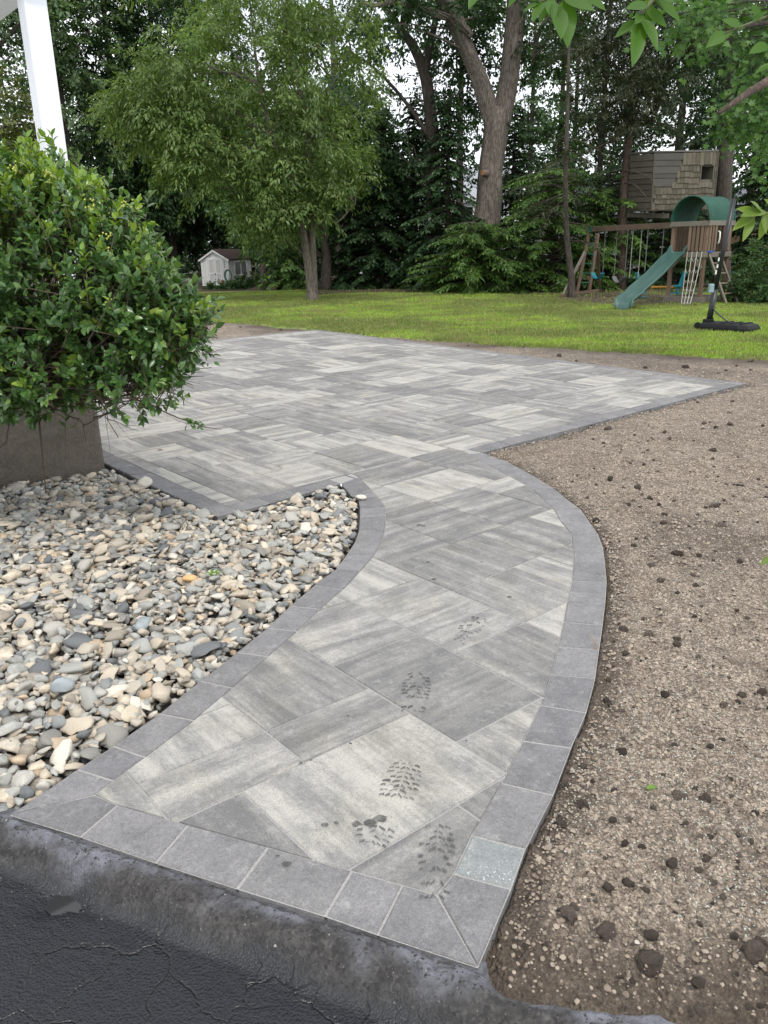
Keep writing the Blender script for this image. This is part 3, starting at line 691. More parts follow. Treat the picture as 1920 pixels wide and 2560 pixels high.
for k in range(len(items)):
    x, y, z, a, b, c, r0, r1, r2, layer = items[k]
    if k in solo:
        o = bpy.data.objects.new('stone', vm[k % len(vm)]); C.objects.link(o); o.parent = bed
        o.location = (x, y, z); o.rotation_euler = rotm(r0, r1, r2).to_euler(); o.scale = (a, b, c)
    else:
        Rm = np.array(rotm(r0, r1, r2).to_3x3()); near = y < 4.0 and layer >= 1
        src, fc = (var1[k % len(var1)], ICO2[1]) if near else ((var_low[k % 4], ICO1[1]) if layer == 0 else (var0[k % len(var0)], ICO2[1]))
        v = (src * np.array([a, b, c])) @ Rm.T + np.array([x, y, z]); LV.append(v); LF.append(fc + nb); nb += len(v)
tag(link_mesh('loose_stones', np_mesh('loose_stones', np.concatenate(LV), np.concatenate(LF)), M_stone, bed, smooth=True), kind='stuff')
print('stones', len(items))
def one_stone(p, a, b, c, m, rz, label, dz=0.0, par=None):
    v = rock_shape(rng, ICO2, 2, 0.05) * np.array([a, b, c]); me = np_mesh('stone', v, ICO2[1])
    o = link_mesh('stone', me, m, par or bed, smooth=True); o.location = (p[0], p[1], float(base_z(p[0], p[1])) + dz); o.rotation_euler = (0.1, 0.05, rz); o['label'] = label
one_stone((-0.917, 3.368, 0.036), 0.037, 0.028, 0.022, M_ostone, 0.2, 'orange stone', 0.012)
M_pale = plain('pale_stone', (0.60, 0.56, 0.47), 0.75, 0.15, 30); M_blue = plain('blue_stone', (0.27, 0.30, 0.31), 0.7, 0.25, 30)
one_stone((-0.149, 4.684, 0.000), 0.045, 0.024, 0.017, M_pale, 0.1, 'pale stone lying on the curved border', 0.018)
one_stone((-1.624, 5.092, 0.010), 0.055, 0.046, 0.040, M_pale, 0.4, 'round cream stone', 0.012)
one_stone((-1.118, 2.356, 0.072), 0.042, 0.038, 0.032, M_blue, 0.4, 'round blue grey stone', 0.018)
one_stone((-0.986, 2.858, 0.053), 0.056, 0.042, 0.026, M_blue, -0.3, 'large smooth grey stone', 0.022)

# a weed sprouting between the stones
M_weed = leafmat('weed_leaf', (0.10, 0.20, 0.03), (0.14, 0.26, 0.04), (0.18, 0.30, 0.06))
def blade_leaf(base, d, up, L, W, droop=0.2, n=5, fold=0.25):
    """one leaf: rows across a drooping midrib, returns verts and faces"""
    base, d, up = Vector(base), Vector(d).normalized(), Vector(up); s_ = d.cross(up).normalized(); up = s_.cross(d)
    vs, fs = [], []
    for k in range(n + 1):
        t_ = k / n; wd = W * (math.sin(math.pi * (t_ ** 0.8)) ** 0.85 if 0 < t_ < 1 else 0.02)
        m_ = base + d * (L * t_) - Vector((0, 0, 1)) * (droop * L * t_ * t_)
        vs += [m_ - s_ * wd / 2 + up * (fold * wd), m_, m_ + s_ * wd / 2 + up * (fold * wd)]
    for k in range(n):
        a = 3 * k; fs += [(a, a + 1, a + 4, a + 3), (a + 1, a + 2, a + 5, a + 4)]
    return vs, fs
wp = Vector((-0.817, 3.430, 0.031)); wp.z = float(base_z(wp.x, wp.y)) - 0.03
wd_ = thing('weed', 'small green weed sprouting among the river stones', 'weed', wp)
for k in range(6):
    a = k * 1.05; mb = MB(); mb.add(*blade_leaf(wp + Vector((0, 0, 0.03)), (math.cos(a), math.sin(a), 1.0), (0, 0, 1), 0.06, 0.018, 0.3)); mb.build('leaf', M_weed, wd_, smooth=True)

# ---------------------------------------------------------------- clods and crumbs on the soil
t = NT('soil_clod'); co = t.coord('Object', (1, 1, 1), rand=True)
rv = t.math('FRACT', t.math('ADD', t.orand(), t.island()))
c = t.ramp(rv, [(0.0, (0.10, 0.071, 0.052)), (0.4, (0.16, 0.12, 0.09)), (0.7, (0.25, 0.198, 0.152)), (1.0, (0.27, 0.215, 0.168))])
n1 = t.noise(co, 3, 5, 0.7); M_clod = t.done(t.mix(1.0, c, t.ramp(n1, [(0.25, 0.6), (0.75, 1.35)]), 'MULTIPLY'), 0.95, t.bump(n1, 1.0, 0.15))
t = NT('soil_crumb'); M_crumb = t.done(t.ramp(t.island(), [(0.0, (0.13, 0.099, 0.073)), (0.3, (0.215, 0.172, 0.132)), (0.65, (0.285, 0.234, 0.183)), (0.975, (0.34, 0.286, 0.225)), (0.996, (0.36, 0.29, 0.21)), (1.0, (0.5, 0.48, 0.44))]), 0.92)
t = NT('mulch_fleck'); M_fleck = t.done(t.ramp(t.island(), [(0.0, (0.30, 0.36, 0.32)), (0.5, (0.42, 0.45, 0.41)), (1.0, (0.50, 0.47, 0.38))]), 0.9)
def soil_ok(x, y, m=0.02):
    return (sdist(PATIO_XY, x, y) > m) & (sdist(DRIVE_XY, x, y) > m) & (lawn_side(x, y) < -0.03) & (sdist(BED_XY, x, y) > m) & ~((x < -2.0) & (vof(x, y) < 2.3)) & seen(x, y)
def scatter(n, r0, r1, pw, seed):
    g = np.random.default_rng(seed); r = r0 * (r1 / r0) ** (g.random(n) ** pw); a = np.radians(g.uniform(-29, 42, n))
    x, y = r * np.sin(a), r * np.cos(a); k = soil_ok(x, y); return x[k], y[k], g
cl_v = [rock_shape(rng, ICO2, 1, 0.12) + rng.normal(0, 0.055, ICO2[0].shape) for _ in range(8)]
cl_m = []
for v in cl_v:
    me = np_mesh('clod', v, ICO2[1]); me.materials.append(M_clod); me.polygons.foreach_set('use_smooth', [True] * len(me.polygons)); cl_m.append(me)
x, y, g = scatter(8000, 1.3, 19, 0.85, 51)
dpx = fnoise(x, y, 61, 3, 0.9); k = g.random(len(x)) < sstep(0.3, 0.6, dpx) * 0.75 + 0.25; x, y = x[k], y[k]
rad = np.clip(g.lognormal(math.log(0.0078), 0.55, len(x)), 0.004, 0.032) * (1 + 0.5 * sstep(5, 12, np.hypot(x, y)))
big = [(0.803, 3.711, 0.000), (1.497, 3.695, 0.000), (1.598, 4.190, 0.000), (0.605, 1.732, 0.031), (0.458, 1.720, 0.037), (0.410, 1.395, 0.048), (0.480, 1.350, 0.047), (0.607, 1.633, 0.034), (0.799, 1.315, 0.037), (1.073, 2.850, 0.000), (0.795, 1.522, 0.031), (0.587, 1.982, 0.025), (0.929, 2.701, 0.000), (2.773, 6.601, 0.000), (2.947, 6.495, 0.000)]
bx = np.array([p[0] for p in big]); by = np.array([p[1] for p in big]); br = np.array([.026, .03, .026, .012, .017, .021, .025, .011, .026, .018, .013, .012, .018, .026, .03])
kk = soil_ok(bx, by, 0.03); x, y, rad = np.concatenate([bx[kk], x]), np.concatenate([by[kk], y]), np.concatenate([br[kk], rad])
z = soil_z(x, y)
sz = rad / np.hypot(x, y); order = np.argsort(-sz * seen(x, y, 0.0, 0.98))
for q, k in enumerate(order[:300]):
    o = bpy.data.objects.new('clod', cl_m[q % 8]); C.objects.link(o); o.parent = soil
    o.location = (x[k], y[k], z[k] + rad[k] * 0.25); o.rotation_euler = (g.uniform(-.4, .4), g.uniform(-.4, .4), g.uniform(0, 6)); o.scale = (rad[k], rad[k] * g.uniform(.7, .95), rad[k] * g.uniform(.5, .8))
LV, LF, nb = [], [], 0
cs = [rock_shape(rng, ICO1, 3, 0.10) + rng.normal(0, 0.07, ICO1[0].shape) for _ in range(8)]
for q, k in enumerate(order[300:]):
    Rm = np.array(rotm(g.uniform(0, 6), g.uniform(-.4, .4), g.uniform(-.4, .4)).to_3x3())
    v = (cs[q % 8] * rad[k] * np.array([1, .85, .65])) @ Rm.T + np.array([x[k], y[k], z[k] + rad[k] * 0.2]); LV.append(v); LF.append(ICO1[1] + nb); nb += len(v)
tag(link_mesh('small_clods', np_mesh('small_clods', np.concatenate(LV), np.concatenate(LF)), M_clod, soil), kind='stuff')
x, y, g = scatter(340000, 1.0, 11, 0.72, 52)
k = g.random(len(x)) < (0.42 + 0.58 * sstep(1.2, 4.5, np.hypot(x, y))) * (0.45 + 0.55 * sstep(0.35, 0.6, fnoise(x, y, 65, 3, 2.2))); x, y = x[k], y[k]
k = sdist(DRIVE_XY, x, y) > 0.03 + 0.32 * g.random(len(x)) ** 2; x, y = x[k], y[k]
rd = np.clip(g.lognormal(math.log(0.0026), 0.5, len(x)), 0.0013, 0.0075) * (1 + 0.3 * np.hypot(x, y) / 3)
crumbs('soil_crumbs', np.stack([x, y, soil_z(x, y) + rd * 0.2], -1), rd, M_crumb, soil, g)
x, y, g = scatter(44000, 1.0, 9, 0.95, 53)
k = g.random(len(x)) < sstep(0.42, 0.68, fnoise(x, y, 64, 3, 1.6)) + 0.6 * sstep(0.5, 0.1, sdist(PATIO_XY, x, y)) * (y > 3.0); x, y = x[k], y[k]; n = len(x)
L = g.uniform(0.0018, 0.0048, n); a = g.uniform(0, 6.28, n); W = L * 0.38; z = soil_z(x, y) + 0.003
dx, dy = np.cos(a), np.sin(a); tl = g.normal(0, 0.35, n) * L
V = np.stack([np.stack([x - dx * L, y - dy * L, z - tl], -1), np.stack([x - dy * W, y + dx * W, z], -1), np.stack([x + dx * L, y + dy * L, z + tl], -1), np.stack([x + dy * W, y - dx * W, z + 0.0015], -1)], 1)
tag(link_mesh('mulch_flecks', np_mesh('mulch_flecks', V.reshape(-1, 3), np.arange(4 * n).reshape(-1, 4)), M_fleck, soil), kind='stuff')
# fallen leaves and a dry grass wisp
def fallen(p, L, m, label, rz=0.3):
    q = Vector(p); q.z = float(soil_z(np.array([p[0]]), np.array([p[1]]))[0]) + 0.012 if sdist(PATIO_XY, np.array([p[0]]), np.array([p[1]]))[0] > 0 else float(base_z(p[0], p[1])) + 0.004
    mb = MB(); mb.add(*blade_leaf(q, (math.cos(rz), math.sin(rz), 0.15), (0, 0, 1), L, L * 0.5, 0.2, 5, 0.15)); tag(mb.build('fallen_leaf', m, None, smooth=True), label, 'leaf')
fallen((0.739, 1.863, 0.023), 0.038, M_weed, 'fresh green leaf lying on the bare soil')
M_dead = plain('dead_leaf', (0.12, 0.05, 0.03), 0.7)
fallen((-1.804, 6.082, 0.000), 0.05, M_dead, 'small curled brown leaf on the patio near the stoop')
mb = MB()
p = Vector((0.821, 2.705, 0.000)); p.z = float(base_z(p.x, p.y)) - 0.01
mb.tube([p, p + Vector((-0.008, 0.02, 0.035)), p + Vector((-0.02, 0.05, 0.06))], [0.0012, 0.001, 0.0004], 4); mb.tube([p, p + Vector((0.0, 0.02, 0.03)), p + Vector((-0.01, 0.05, 0.045))], [0.0012, 0.001, 0.0004], 4)
tag(mb.build('grass_wisp', plain('dry_straw', (0.30, 0.15, 0.08), 0.8)), 'dry reddish grass wisp at the edge of the curved border', 'grass wisp')

# ---------------------------------------------------------------- grass blades
g = np.random.default_rng(71); n = 330000
r = 9.5 * (33 / 9.5) ** (g.random(n) ** 0.8); a = np.radians(g.uniform(-29, 30, n)); x, y = r * np.sin(a), r * np.cos(a)
s = lawn_side(x, y); li = litter_of(x, y); k = (s > 0.0) & (g.random(n) > li * 0.93); x, y, s = x[k], y[k], s[k]; n = len(x)
hgt = (0.024 + 0.034 * fnoise(x, y, 72, 3, 1.3)) * g.uniform(0.6, 1.25, n); wd = 0.007 * (1 + 0.05 * np.hypot(x, y)) * g.uniform(.7, 1.3, n); an = g.uniform(0, 6.28, n)
z = lawn_z(x, y) - 0.16 * sstep(0.10, -0.35, s) - 0.006; lx, ly = g.normal(0, 0.35, n) * hgt, g.normal(0, 0.35, n) * hgt
V = np.stack([np.stack([x - np.cos(an) * wd, y - np.sin(an) * wd, z], -1), np.stack([x + np.cos(an) * wd, y + np.sin(an) * wd, z], -1), np.stack([x + lx, y + ly, z + hgt], -1)], 1)
t = NT('grass_blade'); co = t.coord('Object')
n1 = t.noise(co, 0.33, 4, 0.6); n2 = t.noise(co, 2.6, 5, 0.65)
col = t.ramp(n1, [(0.34, (0.13, 0.19, 0.035)), (0.48, (0.185, 0.26, 0.055)), (0.57, (0.29, 0.45, 0.05)), (0.66, (0.235, 0.28, 0.075))])
col = t.mix(t.ramp(n2, [(0.38, 0.0), (0.66, 0.75)]), col, (0.27, 0.24, 0.10)); col = t.mix(1.0, col, t.ramp(t.island(), [(0, 0.78), (1, 1.2)]), 'MULTIPLY')
t.done(col, 0.55, spec=0.3); tr = t.new('BsdfTranslucent'); ms = t.new('MixShader'); ms.inputs[0].default_value = 0.3; t.l.new(col, tr.inputs['Color'])
t.l.new(t.p.outputs[0], ms.inputs[1]); t.l.new(tr.outputs[0], ms.inputs[2]); t.l.new(ms.outputs[0], t.out.inputs['Surface']); M_blade = t.m
tag(link_mesh('grass', np_mesh('grass', V.reshape(-1, 3), np.arange(3 * n).reshape(-1, 3)), M_blade), 'short mown grass covering the lawn', 'grass', kind='stuff')

# ---------------------------------------------------------------- stoop, porch post and beam
t = NT('rough_concrete'); co = t.coord('Object')
n1 = t.noise(co, 2.2, 5, 0.6); n2 = t.noise(co, 45, 5, 0.75); n3 = t.noise(t.coord('Object', (1, 1, 0.6)), 120, 3, 0.7)
col = t.ramp(n1, [(0.3, (0.12, 0.10, 0.08)), (0.7, (0.21, 0.18, 0.148))]); col = t.mix(1.0, col, t.ramp(n2, [(0.3, 0.65), (0.7, 1.2)]), 'MULTIPLY')
pt = t.ramp(t.noise(t.coord('Object', (1, 1, 2.2)), 2.6, 2), [(0.62, 0.0), (0.65, 0.6)]); col = t.mix(pt, col, (0.17, 0.155, 0.135))
M_conc = t.done(col, 0.95, t.bump(t.math('ADD', n2, n3), 0.8, 0.012))
wc = Vector((-2.032, 5.543, 0.011)); wc.z = 0
bdir = Vector((BV[0], BV[1], 0)); adir = Vector((AU[0], AU[1], 0))
stoop = thing('stoop', 'rough brown grey concrete stoop wall behind the holly bush', 'stoop', wc)
def slab(o, du, dv, z0, z1, name, m, parent, bev=0.012):
    """box from corner o, du along -a and dv along -b"""
    mb = MB(); c = o - adir * (du / 2) - bdir * (dv / 2); mb.box((c.x, c.y, (z0 + z1) / 2), (du, dv, z1 - z0), (tuple(adir), tuple(bdir), (0, 0, 1)))
    return mb.build(name, m, parent, bevel=bev)
# the face is a grid with a rough parged surface
nu, nz = 90, 40; V, F = [], []
for i in range(nu):
    for k in range(nz):
        p = wc - bdir * (2.6 * i / (nu - 1)); z = -0.15 + 0.88 * k / (nz - 1)
        off = 0.018 * (float(fnoise(np.array(p.y * 1.0), np.array(z * 1.0), 81, 4, 5.0)) - 0.5) + 0.012 * (float(fnoise(np.array(p.y), np.array(z), 82, 3, 22)) - 0.5)
        q = p + adir * (off - (0.03 if i == 0 else 0.0)); V.append((q.x - wc.x, q.y - wc.y, z))
for i in range(nu - 1):
    for k in range(nz - 1): a = i * nz + k; F.append((a, a + 1, a + nz + 1, a + nz))
tag(link_mesh('parged_face', np_mesh('parged_face', V, F), M_conc, stoop, smooth=True))
slab(wc - adir * 0.022, 3.2, 2.6, -0.15, 0.728, 'foundation', M_conc, stoop)
slab(wc + adir * 0.03, 3.2, 2.6, 0.731, 0.80, 'cap_slab', plain('stoop_slab', (0.28, 0.26, 0.235), 0.9, 0.2, 15), stoop)
t = NT('white_paint'); co = t.coord('Object')
sc_ = t.ramp(t.noise(t.coord('Object', (1, 1, 0.5)), 11, 5, 0.75), [(0.66, 0.0), (0.72, 0.5)])
M_white = t.done(t.mix(sc_, (0.74, 0.76, 0.80), (0.50, 0.50, 0.50)), 0.45, t.bump(t.noise(t.coord('Object', (14, 14, 1)), 3, 4), 0.2, 0.004))
pc = wc - adir * 0.035 - bdir * 0.055
post = thing('porch_post', 'square white painted wooden porch post rising behind the holly', 'post', (pc.x, pc.y, 0.8))
mb = MB(); mb.box((pc.x, pc.y, 0.96), (0.165, 0.165, 0.32), (tuple(adir), tuple(bdir), (0, 0, 1))); mb.build('plinth', M_white, post, bevel=0.008)
mb = MB(); mb.box((pc.x, pc.y, 2.07), (0.138, 0.138, 1.9), (tuple(adir), tuple(bdir), (0, 0, 1))); mb.build('shaft', M_white, post, bevel=0.012)
roof = thing('porch_roof', 'white porch beam and soffit at the top left corner', 'porch roof', (pc.x - 0.5, pc.y, 3.02))
mb = MB(); c = wc - adir * 1.5 - bdir * 0.08; mb.box((c.x, c.y, 3.13), (3.2, 0.14, 0.22), (tuple(adir), tuple(bdir), (0, 0, 1))); mb.build('beam', M_white, roof, bevel=0.006)
mb = MB(); c = wc - bdir * 1.4 - adir * 0.08; mb.box((c.x, c.y, 3.131), (0.14, 2.5, 0.218), (tuple(adir), tuple(bdir), (0, 0, 1))); mb.build('beam', M_white, roof, bevel=0.006)
M_soff = plain('soffit_paint', (0.45, 0.46, 0.48), 0.6, 0.1)
slab(wc + adir * 0.15 + bdir * 0.15, 3.4, 2.9, 3.243, 3.42, 'soffit', M_soff, roof)

# ---------------------------------------------------------------- leaf clouds
def leaf_quads(c, d, n, L, W, fold=0.18, bend=0.0):
    """c base points, d directions, n normals (arrays); returns (4k,3) verts: base, side, tip, side"""
    d = d / np.linalg.norm(d, axis=1, keepdims=True); s = np.cross(d, n); s /= np.linalg.norm(s, axis=1, keepdims=True) + 1e-9; u = np.cross(s, d)
    L, W = L[:, None], W[:, None]; m = c + d * L * 0.45
    V = np.stack([c, m + s * W * 0.5 + u * W * fold, c + d * L - u * L * bend, m - s * W * 0.5 + u * W * fold], 1)
    return V.reshape(-1, 3)
def leaf6(c, d, n, L, W, fold=0.16):
    """pointed oval leaf folded along the midrib: 8 verts, 6 faces as quads/tri-like quads"""
    d = d / np.linalg.norm(d, axis=1, keepdims=True); s = np.cross(d, n); s /= np.linalg.norm(s, axis=1, keepdims=True) + 1e-9; u = np.cross(s, d)
    L, W = L[:, None], W[:, None]
    r = lambda a, b, f: c + d * L * a + s * W * b + u * W * f
    V = np.stack([r(0, 0, 0), r(.30, .46, fold), r(.34, 0, 0), r(.30, -.46, fold), r(.66, .40, fold * .8), r(.68, 0, -.03), r(.66, -.40, fold * .8), r(1, 0, -.16)], 1)
    k = len(c); b = (np.arange(k) * 8)[:, None, None]
    T = np.array([(0, 2, 1), (0, 3, 2), (1, 2, 5), (1, 5, 4), (2, 3, 6), (2, 6, 5), (4, 5, 7), (5, 6, 7)])
    return V.reshape(-1, 3), (T[None] + b).reshape(-1, 3)
def unit(g, n):
    v = g.normal(size=(n, 3)); return v / np.linalg.norm(v, axis=1, keepdims=True)

# ---------------------------------------------------------------- holly bush
M_holly = leafmat('holly_leaf', (0.040, 0.095, 0.028), (0.070, 0.145, 0.038), (0.135, 0.22, 0.05), 0.2, 0.27, 0.6)
M_hnew = leafmat('holly_new_leaf', (0.11, 0.20, 0.025), (0.17, 0.27, 0.035), (0.26, 0.34, 0.06), 0.3, 0.32, 0.5)
M_twig = plain('holly_twig', (0.075, 0.05, 0.035), 0.8, 0.4, 20)
M_berry = plain('unripe_berry', (0.34, 0.36, 0.05), 0.35, 0.15)
hb = Vector((-2.85, 4.35, 0.0))
holly = thing('holly_bush', 'large glossy holly bush with bare lower twigs in front of the stoop', 'bush', hb)
g = np.random.default_rng(101)
EL = [((-1.991, 4.250, 1.448), (.66, .56, .56)), ((-1.578, 4.150, 1.386), (.50, .46, .48)), ((-1.280, 4.050, 1.262), (.31, .36, .34)), ((-1.046, 4.000, 1.160), (.18, .26, .15)), ((-1.860, 4.050, 0.985), (.54, .42, .26)),
      ((-2.754, 4.500, 1.395), (.85, .7, .8)), ((-1.842, 4.300, 1.749), (.36, .40, .24)), ((-1.261, 4.000, 0.911), (.28, .3, .14))]
tips, dirs = [], []
for (c, r), wgt in zip(EL, (860, 680, 450, 180, 520, 200, 260, 70)):
    c, r = np.array(c), np.array(r); u = unit(g, wgt); rr = (0.52 + 0.48 * g.random(wgt) ** 0.55)[:, None]
    p = c + u * r * rr; p += g.normal(0, 0.045, p.shape); p += u * (g.random((wgt, 1)) < 0.08) * 0.07
    tips.append(p); dd_ = u / r; dd_ /= np.linalg.norm(dd_, axis=1, keepdims=True); dirs.append(dd_)
tips, dirs = np.concatenate(tips), np.concatenate(dirs)
# keep sprigs that are not buried in the middle, thin out the twiggy hollow low on the right
el_d = np.min([np.sqrt((((tips - np.array(c)) / np.array(r)) ** 2).sum(1)) for c, r in EL], axis=0)
hol = np.array((-1.361, 3.850, 1.103)); k = (el_d > 0.45) & ~((np.abs((tips - hol) / np.array([.12, .3, .06])) ** 2).sum(1) < 1) & (tips[:, 2] > 0.52)
lump = fnoise(tips[:, 0] + tips[:, 1] * .6, tips[:, 2], 102, 3, 4.0); k &= (lump > 0.33)
tips, dirs = tips[k], dirs[k]
dirs = dirs * 0.75 + np.array([0, -0.1, 0.55]) * (0.5 + 0.8 * sstep(0.8, 1.6, tips[:, 2]))[:, None] + g.normal(0, 0.32, dirs.shape); dirs /= np.linalg.norm(dirs, axis=1, keepdims=True)
lc, ld, ln, lL, new = [], [], [], [], []
tw = MB()
for p, d in zip(tips, dirs):
    n_ = int(g.integers(8, 14)); Ls = g.uniform(0.10, 0.20); p0 = p - d * Ls * 0.6; side = np.cross(d, g.normal(size=3)); side /= np.linalg.norm(side); sd2 = np.cross(d, side)
    tw.tube([tuple(p0 - d * 0.12 + g.normal(0, .02, 3)), tuple(p0), tuple(p0 + d * Ls)], [0.0028, 0.0022, 0.001], 3, cap=False)
    isn = g.random() < 0.12 + 0.5 * float(sstep(1.35, 1.95, p[2]))
    for q in range(n_):
        a = q * 2.4 + g.uniform(-.4, .4); o = side * math.cos(a) + sd2 * math.sin(a); tq = (q + 0.5) / n_
        lc.append(p0 + d * Ls * tq); v = o * (1.0 - 0.5 * tq) + d * (0.55 + 0.5 * tq) + np.array([0, 0, -0.12]); ld.append(v)
        nn = d * 0.9 - o * 0.35 + np.array([0.0, -0.15, 0.75]) + g.normal(0, 0.28, 3); ln.append(nn); lL.append(g.uniform(0.033, 0.066) * (0.8 if tq > .85 else 1)); new.append(isn and tq > 0.3)
lc, ld, ln, lL, new = map(np.array, (lc, ld, ln, lL, new))
tw.build('sprig_twigs', M_twig, holly)['kind'] = 'stuff'
view = (lc - np.array([0, 0, 1.5])); dist = np.linalg.norm(view, axis=1)
front = -np.einsum('ij,ij->i', view / dist[:, None], (lc - np.array(hb) - np.array([0, 0, 1.2])) / np.linalg.norm(lc - np.array(hb) - np.array([0, 0, 1.2]), axis=1, keepdims=True))
ang_ = np.degrees(np.arctan2(lc[:, 0], lc[:, 1])); score = lL / dist * (0.5 + np.clip(front, 0, 1)) * (ang_ > -26)
solo = np.argsort(-score)[:300]; msk = np.ones(len(lc), bool); msk[solo] = False
for sel, m, nm in ((msk & ~new, M_holly, 'foliage'), (msk & new, M_hnew, 'new_growth')):
    V, T = leaf6(lc[sel], ld[sel], ln[sel], lL[sel], lL[sel] * 0.56)
    o = link_mesh(nm, np_mesh(nm, V - np.array(hb), T), m, holly); o['kind'] = 'stuff'
V1, T1 = leaf6(np.zeros((1, 3)), np.array([[1., 0, 0]]), np.array([[0., 0, 1.]]), np.ones(1), np.ones(1) * 0.56)
lm = [np_mesh('leaf', V1, T1), np_mesh('leaf', V1, T1)]; lm[0].materials.append(M_holly); lm[1].materials.append(M_hnew)
for k in solo:
    o = bpy.data.objects.new('leaf', lm[1 if new[k] else 0]); C.objects.link(o); o.parent = holly
    d = Vector(ld[k]).normalized(); s_ = d.cross(Vector(ln[k])).normalized(); u = s_.cross(d)
    o.matrix_local = Matrix.Translation(Vector(lc[k]) - hb) @ Matrix((d, -s_, u)).transposed().to_4x4() @ Matrix.Scale(float(lL[k]), 4)
# woody stems and the twiggy inside
st = MB(); gr = random.Random(5)
for k in range(9):
    a = gr.uniform(0, 6.28); b0 = hb + Vector((0.16 * math.cos(a), 0.12 * math.sin(a), -0.03)); e = gr.choice(EL); c = Vector(e[0]) + Vector([gr.uniform(-.5, .5) * q for q in e[1]])
    st.tube(bez(b0, Vector((lerp(b0.x, c.x, .3), lerp(b0.y, c.y, .3), lerp(0, c.z, .75))), c, 8), [lerp(0.024, 0.006, i / 8) for i in range(9)], 6)
st.build('stem', plain('holly_bark', (0.13, 0.10, 0.075), 0.9, 0.4, 12), holly, smooth=True)
tg = MB()
for k in range(400):
    e = EL[gr.choices(range(8), (3, 3, 3, 2, 5, 1, 1, 4))[0]]; c = Vector(e[0]); r = e[1]
    q = Vector([gr.gauss(0, 0.45) * r_ for r_ in r]); p1 = c + q; org = hb + Vector((0.75, -0.1, 0.75)); p0 = org.lerp(p1, gr.uniform(0.35, 0.7)) + Vector([gr.gauss(0, .05) for _ in range(3)])
    if p1.z < 0.5: continue
    tg.tube(bez(p0, (p0 + p1) / 2 + Vector((gr.gauss(0, .05), gr.gauss(0, .05), gr.gauss(-.02, .05))), p1, 4), [0.0045, 0.004, 0.0032, 0.0024, 0.0014], 4, cap=False)
o = tg.build('inner_twigs', M_twig, holly, smooth=True); o['kind'] = 'stuff'
# bare twigs reaching out low on the right, the longest one ending in a tuft of leaves
def twig(pts, r0, r1, side=0, name='bare_twig'):
    mb = MB(); pts = [Vector(p) for p in pts]; n_ = len(pts)
    fine = []
    for i in range(n_ - 1):
        for q in range(4): fine.append(pts[i].lerp(pts[i + 1], q / 4) + Vector((gr.gauss(0, .004), gr.gauss(0, .004), gr.gauss(0, .004))))
    fine.append(pts[-1]); m_ = len(fine); mb.tube(fine, [lerp(r0, r1, i / (m_ - 1)) for i in range(m_)], 5)
    for q in range(side):
        i = gr.randrange(m_ // 4, m_ - 1); d = (fine[i + 1 if i + 1 < m_ else i] - fine[i - 1]).normalized(); o_ = d + Vector((gr.gauss(0, .5), gr.gauss(0, .4), gr.gauss(0, .5)))
        L = gr.uniform(.06, .2); mb.tube([fine[i], fine[i] + o_ * L * .5, fine[i] + o_ * L + Vector((0, 0, gr.uniform(-.02, .03)))], [r1 * 1.2, r1, r1 * .5], 4)
    return mb.build(name, M_twig, holly, smooth=True)
twig([(-1.737, 4.200, 0.938), (-1.481, 4.050, 0.895), (-1.364, 3.980, 0.880), (-1.249, 3.920, 0.813), (-1.133, 3.900, 0.754), (-1.027, 3.880, 0.711), (-0.923, 3.870, 0.678)], .006, .0024, 3)
twig([(-1.666, 4.200, 0.912), (-1.385, 4.000, 0.866), (-1.208, 3.950, 0.835), (-1.119, 3.930, 0.844), (-1.033, 3.920, 0.907)], .005, .0013, 6)
twig([(-1.610, 4.200, 0.960), (-1.355, 4.000, 0.908), (-1.183, 3.950, 0.851), (-1.108, 3.950, 0.850), (-0.992, 3.950, 0.885)], .005, .0012, 5)
twig([(-1.709, 4.200, 0.789), (-1.414, 4.000, 0.819), (-1.245, 4.000, 0.839), (-1.088, 4.000, 0.872)], .005, .0013, 6)
twig([(-1.913, 4.200, 0.767), (-1.730, 4.100, 0.721), (-1.595, 4.050, 0.679), (-1.563, 4.050, 0.646)], .006, .002, 3)
twig([(-1.576, 4.050, 0.641), (-1.447, 4.050, 0.701), (-1.302, 4.000, 0.769), (-1.147, 4.000, 0.766)], .004, .001, 4)
twig([(-1.904, 4.100, 0.859), (-1.934, 4.050, 0.722), (-1.956, 4.020, 0.655), (-1.974, 4.000, 0.556)], .007, .003, 1)
twig([(-1.495, 4.100, 0.827), (-1.454, 4.050, 0.738), (-1.420, 4.000, 0.686), (-1.265, 3.980, 0.626)], .004, .001, 3)
twig([(-1.790, 4.100, 0.808), (-1.816, 4.100, 0.735), (-1.827, 4.080, 0.677)], .008, .005, 1)
for q in range(26):
    x0 = gr.uniform(150, 330)
    a = Vector((-1.479, 4.100, 0.947)) + Vector((gr.uniform(-.2, .25), gr.uniform(-.1, .2), gr.uniform(-.06, .1))); b = a + Vector((gr.uniform(.05, .38), gr.uniform(-.15, .1), gr.uniform(-.2, .06)))
    twig([a, (a + b) / 2 + Vector((0, 0, gr.uniform(-.03, .03))), b], .0035, .001, 2)
tc_ = [np.array((-0.994, 3.880, 0.694)), np.array((-0.974, 3.870, 0.688)), np.array((-0.951, 3.870, 0.683)), np.array((-0.923, 3.870, 0.678))]
for q in range(20):
    c = tc_[q % 4] + g.normal(0, .006, 3); d = g.normal(0, .6, 3) + np.array([.3, -.2, -.15]); nn = g.normal(0, .5, 3) + np.array([0, -.4, .5]); L_ = g.uniform(.028, .045)
    V, T = leaf6(c[None], d[None], nn[None], np.array([L_]), np.array([L_ * .5])); link_mesh('leaf', np_mesh('leaf', V - np.array(hb), T), M_holly, holly)
